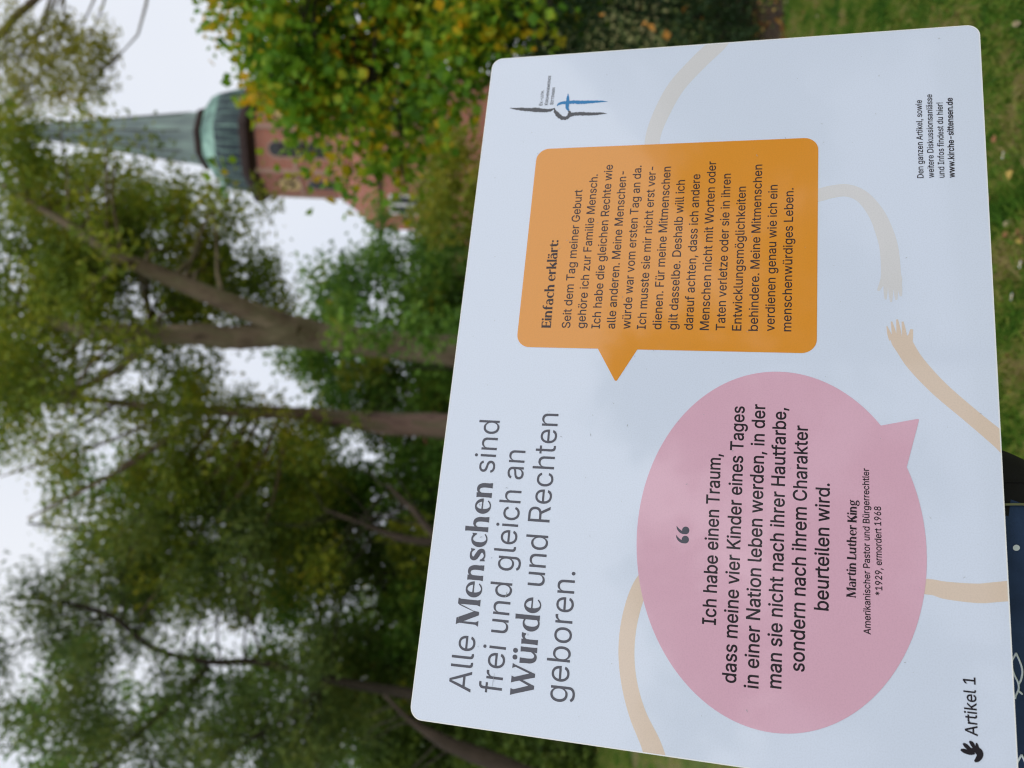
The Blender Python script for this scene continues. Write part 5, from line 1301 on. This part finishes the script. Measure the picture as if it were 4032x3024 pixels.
# ---- understorey shrubs, a dense belt under the trees
shr = [
 # x0, x1, y0, y1, D, leaf, label
 (900, 1230, 330, 480, 14.5, 'yellowish', 'yellow green shrub in front of the red brick church wall'),
 (760, 1200, 470, 560, 17, 'mid', 'mid green shrub just left of the church tower'),
 (640, 1180, 560, 690, 16, 'mid', 'tall mid green bush right behind the forked trunk'),
 (620, 1100, 690, 840, 15.5, 'mid', 'broad green bush between the forked trunk and the straight trunk'),
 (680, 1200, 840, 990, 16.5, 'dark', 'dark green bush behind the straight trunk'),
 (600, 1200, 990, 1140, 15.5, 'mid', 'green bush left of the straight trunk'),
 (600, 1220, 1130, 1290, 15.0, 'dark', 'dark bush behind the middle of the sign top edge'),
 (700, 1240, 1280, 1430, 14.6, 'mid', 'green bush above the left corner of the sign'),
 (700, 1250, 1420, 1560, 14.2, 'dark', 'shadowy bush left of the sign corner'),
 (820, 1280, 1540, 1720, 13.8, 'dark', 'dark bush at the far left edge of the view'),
]
random.seed(21)
shr_front = True
for x0, x1, y0, y1, D, lf, lb in shr:
    cx_ = (y0 + y1) / 2
    base = Q(1106 + 1.55 * 1805 / D, cx_, D)
    stems = []
    for k in range(3):
        yy = random.uniform(y0, y1)
        top = Q(x0 + random.uniform(40, 180), yy, D)
        stems.append([(base.x + random.uniform(-.2, .2), D, 0, .05), ((base.x + top.x) / 2 + random.uniform(-.2, .2), D, top.z * .5, .035), (top.x, top.y, top.z, .012)])
    area_ = (x1 - x0) * (y1 - y0)
    bl = scatter(x0, x1 + 40, y0 - 10, y1 + 10, D - 1.3, D + 1.3, 50, 330, int(area_ / 2300))
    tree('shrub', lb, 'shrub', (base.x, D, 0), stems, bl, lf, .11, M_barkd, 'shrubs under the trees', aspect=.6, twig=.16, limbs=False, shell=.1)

sb = Q(1400, 740, 9.2)
tree('shrub', 'light green young shrub growing in front of the foot of the forked trunk', 'shrub', (sb.x, 9.2, 0), [[(sb.x, 9.2, 0, .03), (sb.x + .1, 9.2, .8, .02), (sb.x, 9.2, 1.8, .01)]],
     [(735, 700, 9.2, 26, 90), (760, 735, 9.2, 30, 110), (800, 690, 9.2, 34, 130), (830, 740, 9.2, 26, 70), (900, 700, 9.2, 34, 120), (930, 745, 9.2, 26, 80), (980, 700, 9.2, 40, 160), (1040, 740, 9.2, 44, 200), (720, 740, 9.3, 18, 50)], 'mid', .085, M_barkd, 'shrubs under the trees', aspect=.6, twig=.10, limbs=False, shell=.1)

for (ax, ay, aD, ar, an, lb) in ((850, 1150, 13.2, 26, 90, 'small golden bush glowing between the dark saplings'), (870, 1215, 13.2, 22, 80, 'golden brown bush under the needle tree'), (890, 1500, 12.8, 26, 80, 'yellowing bush beside the dark left trunk'), (760, 800, 13.5, 24, 70, 'pale yellow bush between the two big trunks')):
    q = Q(ax, ay, aD)
    tree('shrub', lb, 'shrub', (q.x, aD, 0), [[(q.x, aD, 0, .03), (q.x + .1, aD, q.z * .6, .02), (q.x, aD, q.z, .01)]], [(ax, ay, aD, ar, an), (ax + 30, ay + 14, aD, ar, an), (ax + 60, ay - 10, aD, ar * 1.1, an)], 'yellowish', .11, M_barkd, 'shrubs under the trees', twig=.12, limbs=False, shell=.1)

# ---- bare leaning stems near the sign's top edge
for (pts, lb) in (([(1010, 1190, 20, 9.5), (935, 1150, 17, 9.6), (900, 1110, 15, 9.7), (870, 1080, 10, 9.8), (840, 1050, 6, 9.9)], 'bare brown leaning stem behind the word heading of the sign'),
                  ([(1010, 1100 + 60, 24, 11), (930, 1170, 20, 11), (860, 1160, 16, 11), (780, 1130, 9, 11), (700, 1100, 5, 11)], 'thin dark sapling beside the leaning brown stem'),
                  ([(1180, 1690, 44, 9), (1080, 1650, 40, 9), (980, 1612, 34, 9), (930, 1585, 22, 9), (880, 1550, 12, 9), (830, 1500, 8, 9)], 'brown leaning trunk at the left edge beside the sign')):
    t_ = TR(pts, 9)
    b_ = t_[0]
    root = [(b_[0] + (b_[0] - t_[1][0]) * .8, b_[1], 0.0, b_[3] * 1.25)]
    t_ = root + t_
    e_ = empty('sapling', (root[0][0], root[0][1], 0), lb, 'sapling')
    mb = MB(); sm = catmull(t_, 4); mb.tube([p[:3] for p in sm], [p[3] for p in sm], 10, wob=.06); mb.build('stem', M_barks if 'brown' in lb else M_barkd, e_, True)
    mb = MB()
    for k in range(7):
        p = sm[random.randrange(len(sm) // 2, len(sm))]
        limb(mb, p[:3], Vector(p[:3]) + Vector((random.uniform(-.8, .8), random.uniform(-.3, .3), random.uniform(.2, 1.0))), .012, .004, 5, .1, k=5)
    mb.build('twigs', M_barkd, e_, True)

# ---- the wood behind everything
def far_wood():
    P_ = []
    random.seed(3)
    for _ in range(330):
        az = random.uniform(-1, 1)
        D = random.uniform(21, 30)
        X = az * 1.15 * D - 3
        if X > 0.13 * D and X < .46*D: continue      # the church stands open here
        top = random.uniform(3.0, 5.6) + (1.2 if X < -.25 * D else 0)
        pts, _ = clump_points((X, D, top * random.uniform(.15, .95)), random.uniform(1.1, 1.8), 760, .25, 14, 1.0, .1)
        pts = pts[pts[:, 2] > 0.02]
        P_.append(pts)
    o = leaves('distant_wood', np.concatenate(P_), .17, LV['dark'], None, .7)
    tag(o, 'dark belt of trees and undergrowth closing off the back of the park', kind='stuff')
far_wood()

# ---- trimmed evergreen hedge at the right, behind the sign
hd = empty('hedge', (3.9, 6.1, 0), 'dark clipped evergreen hedge at the right behind the sign', 'hedge')
hx0, hx1, hy0, hy1, hz = 2.05, 6.2, 5.45, 6.6, 1.75
mb = MB()
random.seed(9)
for k in range(26):
    x = hx0 + .15 + (hx1 - hx0 - .3) * k / 25; y = (hy0 + hy1) / 2 + random.uniform(-.25, .25)
    limb(mb, (x, y, 0), (x + random.uniform(-.2, .2), y, hz * .8), .022, .008, 5, .06, k=5)
mb.build('stems', M_barkd, hd, True)
n_ = 110000
c_ = np.stack([rng.uniform(hx0, hx1, n_), rng.uniform(hy0, hy1, n_), rng.uniform(.03, hz, n_)], 1)
keepm = (c_[:, 1] < hy0 + .30) | (c_[:, 2] > hz - .28) | (c_[:, 0] < hx0 + .3) | (rng.uniform(size=n_) < .3)
c_ = c_[keepm]
bump_ = .09 * np.sin(c_[:, 0] * 5.1) * np.sin(c_[:, 2] * 6.3) + .05 * np.sin(c_[:, 0] * 13 + c_[:, 2] * 9)
c_[:, 1] += bump_; c_[:, 0] += .09 * np.sin(c_[:, 2] * 5 + 1) ; c_[:, 2] *= 1 + .04 * np.sin(c_[:, 0] * 4)
leaves('foliage', c_, .034, LV['hedge'], hd, .6)['kind'] = 'stuff'

c_ = np.array([Q(x, y, 5.38) for x, y in ((1385, 18), (1392, 52), (1405, 60), (1370, 62), (1480, 20), (1300, 30), (1440, 75), (1515, 40))])
leaves('caught_leaf', c_, .06, mat_base('amber_leaf', (.50, .22, .03), .7), hd, .7)['kind'] = 'stuff'

# ---- soil strip with litter at the hedge foot
M_soil = mat_noise('garden_soil', [(0.020, 0.013, 0.008), (0.045, 0.028, 0.018), (0.06, 0.04, 0.02)], 14, 0.95, bump=1, bscale=90, dist=.02)
mb = MB()
ns_ = 40
top_, bot_ = [], []
for i in range(ns_ + 1):
    x = 1.7 + 4.8 * i / ns_
    bot_.append((x, 5.02 + .09 * math.sin(i * .9) + .05 * math.sin(i * 2.3), .022)); top_.append((x, 6.9, .024))
mb.add(bot_ + top_, [(i, i + 1, ns_ + 2 + i, ns_ + 1 + i) for i in range(ns_)])
tag(mb.build('soil_bed', M_soil), 'dark soil bed along the hedge foot', kind='structure')
M_litter = mat_leaf('leaf_litter', [(0.07, 0.035, 0.015), (0.16, 0.08, 0.025), (0.32, 0.17, 0.03), (0.42, 0.30, 0.05)], [0, .4, .75, 1], .1)
n_ = 420
c_ = np.stack([rng.uniform(1.7, 6.2, n_), rng.uniform(4.9, 5.7, n_), rng.uniform(.03, .05, n_)], 1)
o = leaves('leaf_litter', c_, .05, M_litter, None, .7)
tag(o, 'brown and yellow leaf litter strewn over the soil at the hedge', kind='stuff')

# ---- grass blades
M_grass = mat_leaf('grass_blade', [(0.060, 0.15, 0.020), (0.13, 0.27, 0.03), (0.30, 0.34, 0.06), (0.42, 0.33, 0.15)], [.15, .42, .62, .9], .4, 5.5)
def grass(n, x0, x1, y0, y1, ok, h):
    x, y = rng.uniform(x0, x1, n), rng.uniform(y0, y1, n)
    m = ok(x, y); x, y = x[m], y[m]; n = len(x)
    pn = np.sin(2.3 * x + 1.1) * np.sin(2.9 * y) + .5 * np.sin(6.1 * x + 4.3 * y)
    hh = h * (1 + .35 * pn) * rng.uniform(.5, 1.3, n)
    z = np.array([ground_z(a, b) for a, b in zip(x, y)])
    a = rng.uniform(0, 2 * np.pi, n); w = .0022 * rng.uniform(.8, 1.8, n)
    lx, ly = rng.normal(0, .6, n) * hh, rng.normal(0, .6, n) * hh
    A = np.stack([x - w * np.cos(a), y - w * np.sin(a), z], 1); B = np.stack([x + w * np.cos(a), y + w * np.sin(a), z], 1)
    Cc = np.stack([x + lx * .4 + w * .7 * np.cos(a), y + ly * .4 + w * .7 * np.sin(a), z + hh * .65], 1)
    Dd = np.stack([x + lx, y + ly, z + hh], 1)
    V = np.stack([A, B, Cc, Dd], 1).reshape(-1, 3); i = np.arange(n) * 4
    return V, np.concatenate([np.stack([i, i + 1, i + 2], 1), np.stack([i, i + 2, i + 3], 1)])
V1, F1 = grass(330000, -1.0, 2.6, 1.9, 5.0, lambda x, y: ((x / y > .36) & (x / y < .56)) | ((y < 3.1) & (x / y > -.22) & (x / y < .56)), .036)
V2, F2 = grass(60000, -5.0, 4.0, 1.5, 9.0, lambda x, y: (x / y < .7), .04)
V3, F3 = grass(60000, -7.5, -4.2, 9.0, 14.0, lambda x, y: x > -9, .045)
V_ = np.concatenate([V1, V2, V3]); F_ = np.concatenate([F1, F2 + len(V1), F3 + len(V1) + len(V2)])
tag(tri_mesh('grass', V_, F_, M_grass), 'short autumn grass with patchy greens', kind='stuff')

# ---- fallen leaves and daisies that can be told apart
LM = [mat_noise('fallen_yellow', [(0.36, 0.24, 0.05), (0.46, 0.32, 0.08)], 60, .7), mat_noise('fallen_brown', [(0.16, 0.07, 0.03), (0.28, 0.13, 0.05)], 60, .8), mat_noise('fallen_tan', [(0.30, 0.24, 0.14), (0.40, 0.33, 0.20)], 60, .8)]
def leaf_mesh(i):
    mb = MB()
    n = 10; L_ = 1.0
    up_ = []
    for k in range(n + 1):
        t = k / n
        w = .36 * math.sin(math.pi * t ** .8) * (1 + .12 * math.sin(17 * t))
        z = .16 * math.sin(math.pi * t + i) + .05
        up_.append([(t - .5, -w, z + .18 * w), (t - .5, 0, z), (t - .5, w, z + .25 * w)])
    mb.add([p for r_ in up_ for p in r_], [(3 * k + j, 3 * k + j + 1, 3 * k + j + 4, 3 * k + j + 3) for k in range(n) for j in (0, 1)])
    me = bpy.data.meshes.new('fallen_leaf'); me.from_pydata(mb.v, [], mb.f)
    me.polygons.foreach_set('use_smooth', [True] * len(me.polygons)); me.materials.append(LM[i]); return me
LMS = [leaf_mesh(i) for i in range(3)]
LBL = ['yellow fallen leaf lying on the lawn', 'reddish brown fallen leaf lying on the lawn', 'pale tan fallen leaf lying on the lawn']
random.seed(17)
spots = [(2118, 35, 2), (1735, 38, 0), (1630, 30, 1), (2150, 600, 1), (2196, 720, 0), (2170, 665, 1), (2146, 840, 1), (2205, 520, 0)]
spots = [(x, y, k) for x, y, k in spots]
for _ in range(26): spots.append((random.uniform(1650, 2100), random.uniform(2, 45), random.choice((0, 1, 1, 2))))
for _ in range(16): spots.append((random.uniform(2130, 2212), random.uniform(5, 930), random.choice((0, 1, 1, 2))))
GR = ['yellow leaves on the lawn', 'brown leaves on the lawn', 'tan leaves on the lawn']
for x, y, k in spots:
    r_ = ray(x * 4032 / 2212, y * 4032 / 2212); t_ = -(EYE.z - .03) / r_.z; p = EYE + r_ * t_
    o = bpy.data.objects.new('fallen_leaf', LMS[k]); COL.objects.link(o)
    o.location = p; s_ = random.uniform(.018, .036); o.scale = (s_, s_, s_)
    o.rotation_euler = (random.uniform(-.4, .4), random.uniform(-.4, .4), random.uniform(0, 6.28))
    tag(o, LBL[k] + (' past the right edge of the sign' if x < 2110 else ' below the bottom edge of the sign'), 'leaf', GR[k])
M_pet = mat_base('white_petal', (.8, .8, .8), .6); M_disc = mat_base('yellow_disc', (.6, .4, .03), .7); M_stalk = mat_base('green_stalk', (.05, .1, .02), .7)
mb = MB()
for k in range(14):
    a = k * 2 * math.pi / 14
    R_ = Matrix.Rotation(a, 4, 'Z')
    mb.add([R_ @ Vector(p) for p in ((.002, -.0012, 0), (.010, -.0022, .001), (.012, 0, .0012), (.010, .0022, .001), (.002, .0012, 0))], [(0, 1, 2, 3, 4)])
mpet = bpy.data.meshes.new('petals'); mpet.from_pydata(mb.v, [], mb.f); mpet.materials.append(M_pet)
mb = MB(); mb.lathe([(.0036, 0), (.003, .0016), (.0001, .0024)], 10); mdis = bpy.data.meshes.new('disc'); mdis.from_pydata(mb.v, [], mb.f); mdis.materials.append(M_disc)
mb = MB(); mb.tube([(0, 0, 0), (.004, 0, -.025), (0, .002, -.055)], .001, 5); mst = bpy.data.meshes.new('stalk'); mst.from_pydata(mb.v, [], mb.f); mst.materials.append(M_stalk)
for (x, y), lb in (((4017, 1042), 'white daisy in the grass, lowest of the three in the lawn'), ((3984, 1168), 'white daisy in the grass nearest the leaf beside the sign bottom edge'), ((3950, 612), 'white daisy in the grass closest to the right corner of the sign')):
    r_ = ray(x, y); t_ = -(EYE.z - .055) / r_.z; p = EYE + r_ * t_
    e_ = empty('daisy', p, lb, 'daisy', rot=(-.35, .1, 0))
    for nm, m_ in (('petals', mpet), ('disc', mdis), ('stalk', mst)):
        o = bpy.data.objects.new(nm, m_); COL.objects.link(o); o.parent = e_

# ================================================================== the row of trees behind the photographer, which the glossy print mirrors
random.seed(31)
for k, (X, Y, H) in enumerate(((-9, -17, 7.5), (-2, -19, 9), (5, -18, 8.2), (11, -16, 9.5), (17, -12, 8))):
    e_ = empty('park_tree', (X, Y, 0), ('round park tree behind the viewer, number %s from the path' % ['one', 'two', 'three', 'four', 'five'][k]), 'tree', 'trees across the path')
    mb = MB(); limb(mb, (X, Y, 0), (X + .3, Y, H * .7), .22, .06, 8, .02, k=10); mb.build('trunk', M_barkd, e_, True)
    A__ = []
    for j in range(22):
        c = (X + random.uniform(-2.6, 2.6), Y + random.uniform(-2, 2), H * random.uniform(.25, .92))
        A__.append(clump_points(c, random.uniform(.9, 1.5), 260, .3, 12, .9, .1)[0])
    leaves('foliage', np.concatenate(A__), .26, LV['mid'], e_, .7)['kind'] = 'stuff'
    e_['label'] = 'round green park tree behind the viewer, ' + ['farthest left of five', 'second from the left', 'middle one of five', 'second from the right', 'farthest right of five'][k]
